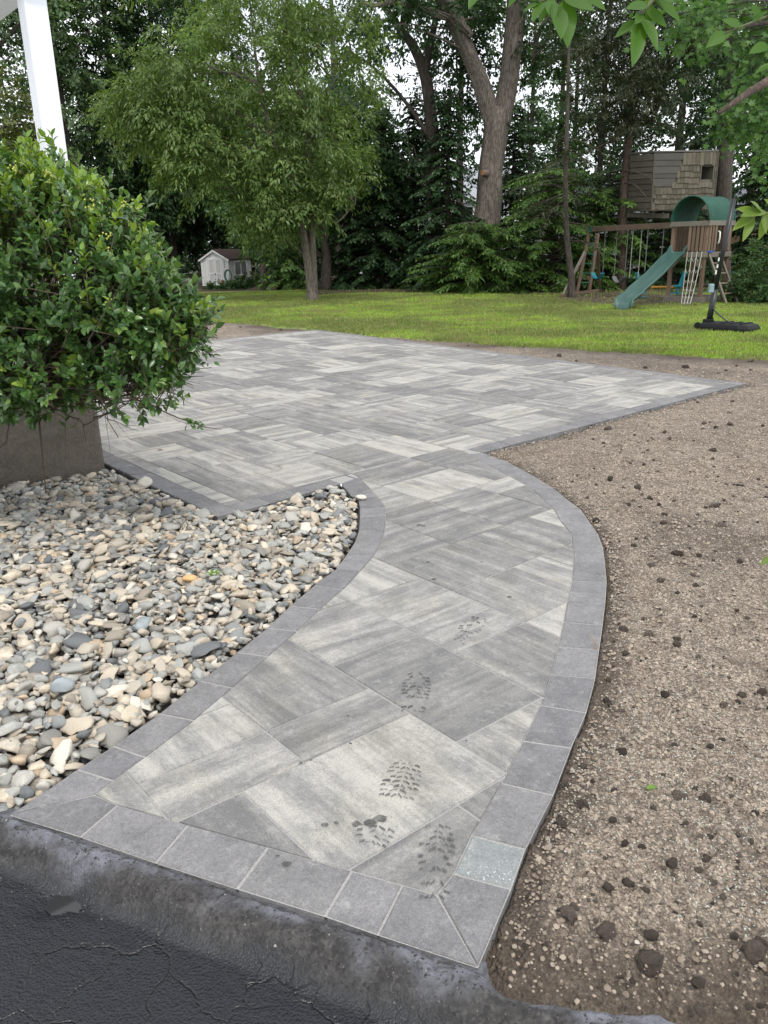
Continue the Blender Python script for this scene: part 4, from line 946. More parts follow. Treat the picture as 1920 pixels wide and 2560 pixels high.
for q in range(16):
    c = np.array((-0.875, 3.900, 1.021)) + g.normal(0, .035, 3) * np.array([1.3, 1, .8]); d = g.normal(0, .6, 3) + np.array([.5, -.2, -.2]); nn = g.normal(0, .5, 3) + np.array([0, -.4, .5]); L_ = g.uniform(.03, .05)
    V, T = leaf6(c[None], d[None], nn[None], np.array([L_]), np.array([L_ * .5])); link_mesh('leaf', np_mesh('leaf', V - np.array(hb), T), M_holly, holly)
twig([(-1.060, 4.000, 1.023), (-0.926, 3.920, 1.013), (-0.841, 3.900, 1.021)], .003, .001, 2)
# clusters of unripe berries
V, F, nb = [], [], 0
bi = np.where((lc[:, 2] > 1.15) & (front > 0.1) & (ang_ > -26))[0]
for k in g.choice(bi, 34, replace=False):
    for q in range(int(g.integers(3, 7))):
        V.append(ICO2[0] * 0.0042 + lc[k] + g.normal(0, .011, 3) - np.array(hb)); F.append(ICO2[1] + nb); nb += 42
for c_ in ((-1.287, 3.750, 1.712), (-1.216, 3.700, 1.574), (-1.473, 3.800, 1.843), (-1.147, 3.800, 1.712), (-1.644, 3.850, 1.879)):
    for q in range(9): V.append(ICO2[0] * 0.0045 + np.array(c_) + g.normal(0, .012, 3) - np.array(hb)); F.append(ICO2[1] + nb); nb += 42
o = link_mesh('berries', np_mesh('berries', np.concatenate(V), np.concatenate(F)), M_berry, holly, smooth=True); o['kind'] = 'stuff'

# ---------------------------------------------------------------- playset
M_wood = weathered('play_timber', (0.085, 0.055, 0.038), (0.20, 0.135, 0.09)); M_grey = weathered('grey_timber', (0.10, 0.088, 0.07), (0.22, 0.195, 0.16))
M_plas = plain('green_plastic', (0.030, 0.082, 0.066), 0.42, 0.12, 4, spec=0.5); M_rung = plain('dark_green_metal', (0.01, 0.10, 0.06), 0.5)
t = NT('green_canvas'); co = t.coord('Object'); n1 = t.noise(co, 5, 4)
M_canv = t.done(t.ramp(n1, [(0.3, (0.004, 0.045, 0.028)), (0.7, (0.008, 0.07, 0.045))]), 0.75, t.bump(t.noise(t.coord('Object', (1, 1, 1)), 9, 3), 0.5, 0.03))
M_chain = plain('galvanised_chain', (0.13, 0.135, 0.135), 0.5); M_rope = plain('pale_rope', (0.34, 0.33, 0.28), 0.9); M_teal = plain('teal_plastic', (0.01, 0.17, 0.20), 0.45); M_turq = plain('turquoise_plastic', (0.02, 0.24, 0.30), 0.4)
M_dgrey = plain('grey_rubber', (0.10, 0.10, 0.105), 0.6); M_hand = plain('white_plastic', (0.72, 0.72, 0.70), 0.4)
CL = Vector((7.75, 21.9, 0)); t1 = Vector((.6, -.8, 0)); n1_ = Vector((-.8, -.6, 0)); W1, W2 = 1.04, 1.15; UP = Vector((0, 0, 1))
def FP(a, b, z): return CL + t1 * a - n1_ * b + UP * z        # a along the front face, b to the back
play = thing('playset', 'timber playset with green slide, canvas barrel roof and swing beam', 'playset', CL)
def pbox(name, a, b, z, da, db, dz, m=M_wood, par=None, bev=0.004):
    mb = MB(); mb.box(FP(a, b, z), (da, db, dz), (tuple(t1), tuple(-n1_), (0, 0, 1))); return mb.build(name, m, par or play, bevel=bev)
for a, b in ((0.045, 0.045), (W1 - 0.045, 0.045), (0.045, W2 - 0.045), (W1 - 0.045, W2 - 0.045)):
    pbox('post', a, b, 1.0, 0.088, 0.088, 2.0)
for k in range(8): pbox('deck_board', W1 / 2, 0.10 + k * (W2 - 0.2) / 7, 1.255, W1 - 0.18, 0.125, 0.026)
for b in (-0.02, W2 + 0.02): pbox('deck_beam', W1 / 2, b, 1.20, W1 + 0.06, 0.038, 0.13, M_grey); pbox('top_rail', W1 / 2, b, 1.965, W1 + 0.10, 0.038, 0.12, M_grey)
for a in (-0.02, W1 + 0.02): pbox('deck_beam', a, W2 / 2, 1.20, 0.038, W2, 0.128, M_grey); pbox('top_rail', a, W2 / 2, 1.967, 0.038, W2 + 0.06, 0.12, M_grey)
for k in range(4): pbox('slat', 0.56 + k * 0.115, -0.012, 1.62, 0.075, 0.022, 0.66)
for k in range(7): pbox('slat', 0.13 + k * 0.13, W2 + 0.012, 1.62, 0.085, 0.022, 0.66)
for k in range(8):
    if k in (3, 4): continue
    pbox('slat', W1 + 0.012, 0.12 + k * 0.13, 1.62, 0.022, 0.085, 0.66)
for k in range(8): pbox('slat', -0.012, 0.12 + k * 0.13, 1.62, 0.022, 0.085, 0.66)
for b in (0.0, W2): pbox('sand_board', W1 / 2, b, 0.07, W1 + 0.1, 0.045, 0.15, M_grey)
for a in (0.0, W1): pbox('sand_board', a, W2 / 2, 0.071, 0.045, W2 - 0.06, 0.148, M_grey)
mb = MB(); mb.bar(FP(W1 - 0.05, 0.0, 0.85), FP(W1 - 0.4, 0.0, 1.17), 0.04, 0.085); mb.build('knee_brace', M_grey, play); mb = MB(); mb.bar(FP(0.05, 0.0, 0.85), FP(0.4, 0.0, 1.17), 0.04, 0.085); mb.build('knee_brace', M_grey, play)
# barrel canopy: a bent sheet with thickness
V, F = [], []; na, nl = 22, 10
for s_ in (0, 1):
    for j in range(nl + 1):
        for i in range(na + 1):
            a = math.pi * i / na; sag = 0.02 * math.sin(math.pi * j / nl * 2.0) ** 2; rr = 0.56 - 0.012 * s_ - sag
            p = FP(W1 / 2 - rr * math.cos(a), -0.03 + (W2 + 0.06) * j / nl, 1.99 + (0.65 - 0.012 * s_ - sag) * math.sin(a) ** 0.9)
            V.append(p - CL)
o_ = (nl + 1) * (na + 1)
for j in range(nl):
    for i in range(na):
        a = j * (na + 1) + i; F += [(a, a + 1, a + na + 2, a + na + 1), (o_ + a, o_ + a + na + 1, o_ + a + na + 2, o_ + a + 1)]
for i in range(na):
    for a, b in ((i, i + 1), (nl * (na + 1) + i + 1, nl * (na + 1) + i)): F.append((a, b, o_ + b, o_ + a)[::-1])
me = bpy.data.meshes.new('canopy'); me.from_pydata([tuple(v) for v in V], [], F); me.update(); link_mesh('canopy', me, M_canv, play, smooth=True)
for b in (-0.03, W2 + 0.03):
    mb = MB(); mb.tube([FP(W1 / 2 - 0.555 * math.cos(math.pi * i / 16), b, 1.99 + 0.645 * math.sin(math.pi * i / 16) ** 0.9) for i in range(17)], 0.017, 6); mb.build('canopy_hem', M_canv, play, smooth=True)
# slide
top = FP(0.28, -0.02, 1.30); end = Vector((5.80, 19.20, 0.0)); hd_ = (end - top); hd_.z = 0; LS = hd_.length; hd_.normalize(); sd_ = Vector((-hd_.y, hd_.x, 0))
prof = [(-0.20, 0.10), (-0.185, 0.135), (-0.155, 0.12), (-0.14, 0.02), (-0.09, 0.0), (0.09, 0.0), (0.14, 0.02), (0.155, 0.12), (0.185, 0.135), (0.20, 0.10)]
path = [(0.0, 1.28), (0.10, 1.25), (0.25, 1.12)] + [(0.25 + (LS - 0.95) * k / 10, lerp(1.12, 0.30, k / 10)) for k in range(1, 11)] + [(LS - 0.55, 0.235), (LS - 0.35, 0.205), (LS - 0.15, 0.195), (LS - 0.05, 0.17), (LS, 0.09), (LS + 0.02, 0.0)]
V, F = [], []; npf = len(prof)
for i, (d_, z_) in enumerate(path):
    wv = 0.02 * math.sin(d_ * 3.0) * (0.3 < d_ < LS - 0.6)
    for a, b in prof: V.append(top + hd_ * d_ + sd_ * (a * 1.2) + UP * (z_ - top.z + (b * (1.25 if i < len(path) - 4 else 0.8)) + wv) - CL)
n1v = len(V)
V += [v - Vector((0, 0, 0.012)) for v in V]
for i in range(len(path) - 1):
    for k in range(npf - 1):
        a = i * npf + k; F += [(a, a + npf, a + npf + 1, a + 1), (n1v + a, n1v + a + 1, n1v + a + npf + 1, n1v + a + npf)]
    for k in (0, npf - 1):
        a = i * npf + k; F.append((a, a + npf, n1v + a + npf, n1v + a))
for k in range(npf - 1):
    a = (len(path) - 1) * npf + k; F += [(a, a + 1, n1v + a + 1, n1v + a), (k, n1v + k, n1v + k + 1, k + 1)]
me = bpy.data.meshes.new('slide'); me.from_pydata([tuple(v) for v in V], [], F); me.update(); link_mesh('slide', me, M_plas, play, smooth=True)
# swing beam and its end frame with a rung ladder
bz = 1.95; B0 = FP(-0.05, 0.25, bz); B1 = Vector((6.586, 25.750, 1.900)); B1.z = bz; bd = (B1 - B0).normalized()
mb = MB(); mb.bar(B0, B1 + bd * 0.25, 0.09, 0.15); mb.build('swing_beam', M_wood, play, bevel=0.006)
legs = ((Vector((6.28, 25.79, 0)), Vector((6.571, 25.800, 1.951))), (Vector((6.86, 26.55, 0)), Vector((6.965, 26.300, 1.819))))
for a, b in legs: mb = MB(); mb.bar(a, b, 0.09, 0.09); mb.build('frame_leg', M_wood, play, bevel=0.005)
mb = MB(); mb.bar((7.45, 27.4, 0), Vector((6.944, 26.300, 1.702)), 0.085, 0.085); mb.build('frame_leg', M_wood, play)
mb = MB(); mb.bar((5.60, 24.8, 0), Vector((6.448, 25.750, 1.280)), 0.05, 0.085); mb.build('diagonal_brace', M_grey, play)
mb = MB(); mb.bar((5.55, 24.75, 0.04), (7.5, 27.4, 0.04), 0.08, 0.08); mb.build('ground_bar', M_wood, play)
for k in range(5):
    f = 0.18 + 0.155 * k; mb = MB(); mb.tube([legs[0][0].lerp(legs[0][1], f), legs[1][0].lerp(legs[1][1], f)], 0.02, 6); mb.build('rung', M_rung, play)
mb = MB(); mb.box(B1 + UP * 0.0 - bd * 0.02, (0.22, 0.12, 0.17), (tuple(bd), tuple(bd.cross(UP)), (0, 0, 1))); mb.build('corner_bracket', M_rung, play)
# leaning ladder on the right face
l0, l1 = FP(W1 + 0.03, 0.10, 1.24), FP(W1 + 0.03, 0.62, 1.24); g0, g1 = l0 + t1 * 0.62 - n1_ * 0.05, l1 + t1 * 0.62 - n1_ * 0.05; g0.z = g1.z = 0
for a, b in ((l0, g0), (l1, g1)): mb = MB(); mb.bar(a, b, 0.042, 0.10, (0, 1, 0)); mb.build('ladder_rail', M_grey, play, bevel=0.003)
for k in range(4): f = 0.2 + 0.2 * k; mb = MB(); mb.bar(l0.lerp(g0, f), l1.lerp(g1, f), 0.10, 0.03); mb.build('ladder_step', M_grey, play)
# climbing net hung in front
mb = MB(); ntop = [FP(0.56 + 0.14 * k, -0.05, 1.28) for k in range(4)]; nbot = [q + n1_ * (0.9) + t1 * (0.55 - 0.06 * k) for k, q in enumerate(ntop)]
for q in nbot: q.z = 0.02
lines = [[p.lerp(q, s / 12) - UP * (0.16 * math.sin(math.pi * s / 12)) for s in range(13)] for p, q in zip(ntop, nbot)]
for L in lines: mb.tube(L, 0.011, 5)
for s in range(1, 12, 2):
    for k in range(3): mb.tube([lines[k][s], (lines[k][s] + lines[k + 1][s + 1]) / 2 - UP * 0.03, lines[k + 1][s]], 0.009, 4)
mb.build('climbing_net', M_rope, play, smooth=True)
for b in (0.44, 0.80):
    mb = MB(); p = FP(W1 + 0.035, b, 1.62); mb.tube([p + UP * .15, p + UP * .13 + t1 * .05, p + t1 * .06, p - UP * .13 + t1 * .05, p - UP * .15], 0.018, 6); mb.build('grab_handle', M_hand, play, smooth=True)
tag(pbox('cloth', W1 + 0.07, 0.12, 1.275, 0.10, 0.16, 0.04, plain('blue_cloth', (0.02, 0.08, 0.35), 0.8), None), None)
bpy.data.objects['cloth'].name = 'blue_flag'
# swings
def hang(f, z=None): p = B0.lerp(B1, f); return Vector((p.x, p.y, bz - 0.08))
def swing(f0, f1, zs, m, label, rope):
    p, q = hang(f0), hang(f1); r_ = thing('swing', label, 'swing', ((p.x + q.x) / 2, (p.y + q.y) / 2, zs), 'swings hung from the playset beam')
    for e in (p, q): mb = MB(); mb.tube([e, Vector((e.x, e.y, zs + 0.16))], 0.009, 5); mb.build('chain', rope, r_)
    mb = MB(); N = 10; ax = (q - p)
    side = ax.normalized().cross(UP) * 0.075; prev = None; V, F = [], []
    for i in range(N + 1):
        s = i / N; c = p + ax * s; c.z = zs + 0.17 * (abs(2 * s - 1) ** 2.2)
        for w_, h_ in ((-1, 0), (1, 0), (1, -0.025), (-1, -0.025)): V.append(c + side * w_ + UP * h_)
    for i in range(N):
        for k in range(4): a, b = 4 * i + k, 4 * i + (k + 1) % 4; F.append((a, b, b + 4, a + 4))
    F += [(3, 2, 1, 0), tuple(4 * N + k for k in range(4))]
    mb.add(V, F); mb.build('seat', m, r_, smooth=False); return r_
# positions along the beam measured from the fort end
swing(0.80, 0.93, 0.50, M_teal, 'teal belt swing nearest the rung ladder of the playset', M_chain)
swing(0.52, 0.65, 0.42, M_dgrey, 'grey belt swing in the middle of the playset beam', M_chain)
r_ = thing('trapeze', 'trapeze bar hanging on two pale ropes behind the slide', 'trapeze', hang(0.41), 'swings hung from the playset beam')
for f in (0.46, 0.36): p = hang(f); mb = MB(); mb.tube([p, Vector((p.x, p.y, 0.55))], 0.010, 5); mb.build('rope', M_rope, r_)
p, q = hang(0.47), hang(0.35); p.z = q.z = 0.55; mb = MB(); mb.tube([p, q], 0.018, 6); mb.build('bar', M_plas, r_)
p, q = hang(0.29), hang(0.12); gl = thing('glider', 'turquoise two seat glider swing beside the fort', 'glider swing', ((p.x + q.x) / 2, (p.y + q.y) / 2, 0.5), 'swings hung from the playset beam')
for e in (p, q): mb = MB(); mb.tube([e, Vector((e.x, e.y, 0.75))], 0.013, 5); mb.build('rope', M_chain, gl)
sx_ = Vector((1, -0.25, 0)).normalized(); c = (p + q) / 2; c.z = 0.45; c = Vector((8.082, 23.400, 0.296))
mb = MB(); mb.tube([c - sx_ * .42, c + sx_ * .42], 0.035, 8); mb.build('beam', plain('yellow_plastic', (0.42, 0.20, 0.02), 0.5), gl)
for sg in (-1, 1):
    e = c + sx_ * (0.5 * sg); mb = MB(); mb.box(e + UP * 0.03, (0.26, 0.22, 0.05), (tuple(sx_), (0, 1, 0), (0, 0, 1))); mb.build('seat', M_turq, gl, bevel=0.015)
    mb = MB(); mb.bar(e + sx_ * (.05 * sg), e + sx_ * (0.16 * sg) + UP * 0.42, 0.22, 0.05, (1, 0, 0)); mb.build('backrest', M_turq, gl, bevel=0.015)
    mb = MB(); f_ = e - UP * 0.22
    mb.tube([f_ - sx_ * .17 + UP * .06, f_ - sx_ * .17 - UP * .06, f_ + sx_ * .17 - UP * .06, f_ + sx_ * .17 + UP * .06, f_ - sx_ * .17 + UP * .06], 0.022, 6); mb.tube([f_ - UP * .06, e], 0.03, 6); mb.build('footrest', M_turq, gl, smooth=True)

# ---------------------------------------------------------------- portable basketball stand without its hoop
M_bk = plain('black_plastic_base', (0.008, 0.008, 0.009), 0.65, 0.3, 3, spec=0.25); M_pole = plain('black_pole', (0.012, 0.013, 0.016), 0.38, 0.3)
h0 = Vector((5.97, 14.55, 0)); hoop = thing('basketball_stand', 'black leaning basketball pole on a flat wheeled base with no hoop', 'basketball stand', h0)
ba = Vector((.64, -.77, 0)); bb = Vector((.77, .64, 0)); ctr = Vector((6.22, 14.42, 0))
mb = MB(); pr = [(-.42, .10), (-.34, .26), (.40, .30), (.56, .22), (.56, -.22), (.40, -.30), (-.34, -.26), (-.42, -.10)]
lv = [(0.0, 1.0), (0.05, 1.0), (0.10, 0.94), (0.125, 0.80)]; V = []
for z, k in lv: V += [ctr + ba * (a * k) + bb * (b * k) + UP * z for a, b in pr]
F = [tuple(range(8))[::-1], tuple(24 + i for i in range(8))] + [(8 * l + i, 8 * l + (i + 1) % 8, 8 * l + 8 + (i + 1) % 8, 8 * l + 8 + i) for l in range(3) for i in range(8)]
mb.add(V, F); mb.build('base', M_bk, hoop, bevel=0.01)
for k in range(3): mb = MB(); p = ctr + ba * (0.05 + 0.17 * k); mb.bar(p - bb * .2 + UP * .125, p + bb * .2 + UP * .125, 0.05, 0.03); mb.build('base_rib', M_bk, hoop)
pt_ = Vector((6.159, 14.500, 2.209)); pb = Vector((5.975, 14.550, 0.048)); mid = pb.lerp(pt_, 0.30)
mb = MB(); mb.tube([pb - UP * .03, mid], 0.052, 14); mb.build('pole', M_pole, hoop, smooth=True)
mb = MB(); mb.tube([mid - (pt_ - pb) * 0.02, pt_], 0.042, 14); mb.build('pole', M_pole, hoop, smooth=True)
mb = MB(); mb.box(pb + UP * 0.05, (0.16, 0.13, 0.16)); mb.build('pole_socket', M_bk, hoop, bevel=0.01)
mb = MB(); mb.tube(bez((5.992, 14.500, 0.386), (6.178, 14.300, 0.136), (6.387, 14.100, 0.042), 10), 0.012, 6); mb.build('strut', M_pole, hoop, smooth=True)
mb = MB(); mb.tube(bez((5.986, 14.500, 0.318), (6.075, 14.600, 0.181), (6.153, 14.700, 0.066), 4), 0.011, 6); mb.build('strut', M_pole, hoop, smooth=True)
mb = MB(); mb.box(Vector((5.922, 14.460, 0.722)), (0.085, 0.08, 0.15)); mb.build('crank_bracket', plain('pale_blue_plastic', (0.22, 0.32, 0.36), 0.5), hoop, bevel=0.012)
for a, b in (((5.993, 14.440, 1.243), (5.991, 14.440, 1.182)), ((5.986, 14.450, 1.127), (5.984, 14.450, 1.068)), ((5.974, 14.450, 1.033), (5.971, 14.450, 0.962))): mb = MB(); mb.bar(a, b, 0.022, 0.012, (0, 1, 0)); mb.build('sticker', M_hand, hoop)
for sg in (-1, 1): mb = MB(); p = ctr - ba * .40 + bb * (.2 * sg) + UP * .06; mb.tube([p - bb * .025, p + bb * .025], 0.06, 12); mb.build('wheel', M_bk, hoop)

# ---------------------------------------------------------------- tree house
def quadP(q, s, t_): a, b, c, d = [Vector(x) for x in q]; return (a * (1 - s) + b * s) * (1 - t_) + (d * (1 - s) + c * s) * t_      # q: top left, top right, bottom right, bottom left
LQ = ((8.335, 28.100, 4.277), (8.773, 27.000, 4.208), (8.813, 27.000, 2.560), (8.389, 28.100, 2.584)); MQ = ((8.773, 27.000, 4.208), (10.620, 26.500, 4.154), (10.641, 26.500, 2.530), (8.813, 27.000, 2.560))
M_old = weathered('silvered_board', (0.055, 0.047, 0.035), (0.135, 0.118, 0.09)); M_old2 = weathered('grey_board', (0.06, 0.055, 0.048), (0.13, 0.122, 0.108)); M_shin = weathered('cedar_shingle', (0.055, 0.048, 0.033), (0.14, 0.122, 0.088), 0.9, (40, 40, 3), 0.5)
tr_ = random.Random(9); trh = thing('tree_house', 'weathered wooden tree house with patchwork boards and cedar shingles', 'tree house', (9.763, 27.400, 2.554))
def panel(name, q, s0, s1, t0, t1_, th, m, tilt=0.0, out=0.0):
    P = [quadP(q, s0, t0), quadP(q, s1, t0), quadP(q, s1, t1_), quadP(q, s0, t1_)]; nrm = (P[1] - P[0]).cross(P[3] - P[0]).normalized()
    if nrm.y > 0: nrm = -nrm
    off = [out, out, out + tilt, out + tilt]; P = [p + nrm * o for p, o in zip(P, off)]
    mb = MB(); mb.extrude(P, -nrm * th); return mb.build(name, m, trh)
edges = [0, .13, .24, .34, .45, .55, .66, .77, .88, 1.0]
for i in range(9): panel('plank', LQ, tr_.uniform(0, .02), 1 - tr_.uniform(0.01, .02), edges[i] + .009, edges[i + 1] - .009, .022, M_old, 0, tr_.uniform(0, .03))
for a, b, e in ((0, .13, .47), (.13, .235, .42), (.235, .37, .40), (.37, .45, .38), (.45, .60, .36)): panel('plank', MQ, .015, e, a + .006, b - .006, .022, M_old2, 0, tr_.uniform(0, .01))
panel('corner_board', MQ, .0, .02, 0, 1, .03, M_old, 0, .02)
panel('sheathing', LQ, 0.01, .99, .01, .99, .02, M_old, 0, -.03); 
for s0, s1, a, b in ((.01, .76, .01, .99), (.76, .94, .01, .25), (.76, .94, .48, .99), (.94, .99, .01, .99)): panel('sheathing', MQ, s0, s1, a, b, .02, M_old, 0, -.03)
rows = [(0.0, .215, .46), (.215, .32, .41), (.32, .43, .38), (.43, .53, .36), (.53, .62, .31), (.62, .72, 0.02), (.72, .81, .02), (.81, .90, .02), (.90, 1.0, .02)]
for i, (a, b, s0) in enumerate(rows):
    s = s0 + (0.03 if i % 2 else 0)
    while s < .985:
        w_ = tr_.uniform(.045, .085); e = min(s + w_, .99)
        if not (.755 < (s + e) / 2 < .945 and .23 < (a + b) / 2 < .50): panel('shingle', MQ, s + .002, e - .002, a + tr_.uniform(-.004, .004), b + .012 + tr_.uniform(-.012, .012), .012, M_shin, .028, .004)
        s = e
for a, b in ((.745, .76), (.94, .955)): panel('window_trim', MQ, a, b, .235, .49, .03, M_old, 0, .045)
mb = MB(); a, b, c, d = quadP(LQ, 0, 0), quadP(LQ, 1, 0), quadP(MQ, 1, 0), quadP(LQ, 0, 0) + (quadP(MQ, 1, 0) - quadP(LQ, 1, 0)); mb.extrude([x + UP * .02 for x in (a, b, c, d)], (0, 0, .05)); mb.build('roof', M_old2, trh)
mb = MB(); a, b, c = quadP(LQ, 0, 1), quadP(LQ, 1, 1), quadP(MQ, 1, 1); mb.extrude([x + UP * .03 for x in (a, b, c, a + c - b)], (0, 0, -.09)); mb.build('floor', M_old, trh)
mb = MB(); mb.extrude([a + UP * .05 + (c - b), c + UP * .05, quadP(MQ, 1, 0), quadP(LQ, 0, 0) + c - b], (0.02, 0.02, 0)); mb.build('back_wall', M_old, trh)
mb = MB(); mb.extrude([c + UP * .05, a + c - b + UP * .05, quadP(LQ, 0, 0) + c - b, quadP(MQ, 1, 0)], (0.02, 0.0, 0)); mb.build('end_wall', M_old, trh)
for s in (.1, .6): p = quadP(MQ, s, 1) + Vector((0, .3, -.12)); mb = MB(); mb.bar(p, p + Vector((.5, 1.6, 0)), .09, .14); mb.build('joist', M_old, trh)
mb = MB(); mb.bar(quadP(LQ, .0, 1) - UP * .16, quadP(MQ, .3, 1) - UP * .22, .05, .14); mb.build('support_beam', M_old, trh)

# ---------------------------------------------------------------- garden shed
M_sid = plain('pale_grey_siding', (0.60, 0.60, 0.58), 0.8, 0.12, 3, stretch=(8, 8, .6)); M_trim = plain('white_trim', (0.72, 0.72, 0.71), 0.6, 0.06); M_dark = plain('dark_pane', (0.01, 0.012, 0.014), 0.15, 0.1); M_roof = plain('brown_shingle', (0.055, 0.036, 0.03), 0.95, 0.35, 9)
FLb, FRb, BRb = Vector((-10.509, 48.300, -0.344)), Vector((-8.767, 47.600, -0.428)), Vector((-7.912, 50.400, -0.293)); gz = min(FLb.z, FRb.z) ; FLb.z = FRb.z = BRb.z = gz
ez_ = Vector((-8.647, 47.600, 1.061)).z; az_ = Vector((-9.557, 47.950, 1.540)).z; apx = (FLb + FRb) / 2; apx.z = az_
shed = thing('garden_shed', 'pale grey garden shed with white double doors and brown roof', 'shed', (FLb + FRb) / 2)
fx = (FRb - FLb).normalized(); fn = Vector((fx.y, -fx.x, 0)); dv_ = (BRb - FRb); WF = (FRb - FLb).length
def at_(p, z): return Vector((p.x, p.y, z))
mb = MB(); mb.extrude([FLb, FRb, at_(FRb, ez_), apx, at_(FLb, ez_)], -fn * 0.04); mb.build('front_wall', M_sid, shed)
mb = MB(); mb.extrude([FRb - fn * .041, BRb, at_(BRb, ez_), at_(FRb, ez_) - fn * .041], -fx * 0.04); mb.build('side_wall', M_sid, shed)
mb = MB(); mb.extrude([FLb - fn * .041, FLb + dv_, at_(FLb + dv_, ez_), at_(FLb, ez_) - fn * .041], fx * 0.04); mb.build('side_wall', M_sid, shed)
for e in (FRb, FLb):
    sg = 1 if e is FRb else -1; a = at_(e, ez_ - .05) + fx * (.10 * sg) + fn * .10; b = apx + fn * .10 + UP * .03; n_ = (b - a).cross(dv_); n_.normalize(); n_ = n_ if n_.z > 0 else -n_
    rf = MB(); rf.extrude([a, a + dv_ * 1.05, b + dv_ * 1.05, b], n_ * .05); ro = rf.build('roof', M_roof, shed)
    for k in range(9):
        f = k / 9; sh = MB(); p, q = a.lerp(b, f) + n_ * .055, a.lerp(b, f + .12) + n_ * .05; sh.extrude([p, p + dv_ * 1.05, q + dv_ * 1.05, q], n_ * .012)
        sh.build('shingle_course', M_roof, ro)
    mb = MB(); mb.bar(a + fn * .012 - UP * .03, b + fn * .012 - UP * .03, .025, .085); mb.build('barge_board', M_trim, shed)
    mb = MB(); mb.bar(at_(e, gz) + fn * .01 - fx * .03 * sg, at_(e, ez_) + fn * .01 - fx * .03 * sg, .06, .03, tuple(fn)); mb.build('corner_trim', M_trim, shed)
def fr(u, z, d=0.0): return FLb + fx * (u * WF) + fn * d + UP * z
HD = Vector((-9.542, 47.900, 1.114)).z - gz
def fbar(name, p, q, w_, th, m, par): mb = MB(); mb.bar(p, q, w_, th, tuple(fn)); return mb.build(name, m, par)
d0, d1, dm = .23, .78, .505
for u in (d0, d1): fbar('door_casing', fr(u, 0, .02), fr(u, HD, .02), .07, .035, M_trim, shed)
fbar('door_casing', fr(d0, HD, .021), fr(d1, HD, .021), .07, .035, M_trim, shed)
for a, b in ((d0 + .03, dm - .008), (dm + .008, d1 - .03)):
    mb = MB(); mb.extrude([fr(a, .03, .02), fr(b, .03, .02), fr(b, HD - .04, .02), fr(a, HD - .04, .02)], -fn * .015); dr = mb.build('door', plain('door_panel', (0.50, 0.49, 0.47), 0.7, 0.08), shed)
    for u in (a + .02, b - .02): fbar('stile', fr(u, .03, .028), fr(u, HD - .04, .028), .055, .02, M_trim, dr)
    for z in (.06, HD * .46, HD - .07): fbar('rail', fr(a, z, .030), fr(b, z, .030), .055, .02, M_trim, dr)
mb = MB(); mb.box(fr(dm, HD * .44, .05), (.10, .03, .04)); mb.build('latch', M_dark, shed)
for k in range(3): mb = MB(); mb.box(fr(.86, 1.35 - k * .14, .03), (.03, .03, .08)); mb.build('hinge', M_dark, shed)
sd2 = (BRb - FRb).normalized(); sn = Vector((sd2.y, -sd2.x, 0)); SLn = (BRb - FRb).length; wz0, wz1 = Vector((-8.341, 48.900, 0.146)).z - gz, Vector((-8.281, 48.900, 0.930)).z - gz
def sp(u, z, d=0.0): return FRb + sd2 * (u * SLn) + sn * d + UP * z
mb = MB(); mb.extrude([sp(.24, wz0, .01), sp(.78, wz0, .01), sp(.78, wz1, .01), sp(.24, wz1, .01)], -sn * .008); wd2 = mb.build('window', M_dark, shed)
for u in (.24, .51, .78): mb = MB(); mb.bar(sp(u, wz0, .02), sp(u, wz1, .02), .10, .03, tuple(sn)); mb.build('frame', M_trim, wd2)
for z in (wz0, wz1): mb = MB(); mb.bar(sp(.2, z, .021), sp(.82, z, .021), .08, .03, tuple(sn)); mb.build('frame', M_trim, wd2)
# hose, flower pot, bed of plants
M_hose = plain('green_hose', (0.015, 0.13, 0.06), 0.45); hp = Vector((-8.735, 47.300, 0.152)); mb = MB()
for k in range(4):
    a0 = 0.06 * k; mb.tube([hp + fx * ((.20 + .02 * k) * math.cos(a)) + UP * ((.28 + .025 * k) * math.sin(a)) + fn * (.05 + .02 * k) for a in [6.283 * i / 18 + a0 for i in range(19)]], .014, 5)
ho = mb.build('garden_hose', M_hose, None, smooth=True); tag(ho, 'green hose coiled on the right corner of the shed', 'hose')
fpz = Vector((-9.108, 47.200, -0.144)); mb = MB(); rp = [(.05, 0), (.085, .18), (.095, .18), (.095, .22), (.08, .22)]
for i in range(len(rp) - 1):
    for k in range(10):
        a, b = 6.283 * k / 10, 6.283 * (k + 1) / 10; q = lambda r_, z, w_: (fpz.x + r_ * math.cos(w_), fpz.y + r_ * math.sin(w_), gz + .12 + z)
        mb.add([q(*rp[i], a), q(*rp[i], b), q(*rp[i + 1], b), q(*rp[i + 1], a)], [(0, 1, 2, 3)])
tag(mb.build('flower_pot', plain('red_clay', (0.35, 0.07, 0.04), 0.7)), 'small red pot standing by the shed door', 'pot')

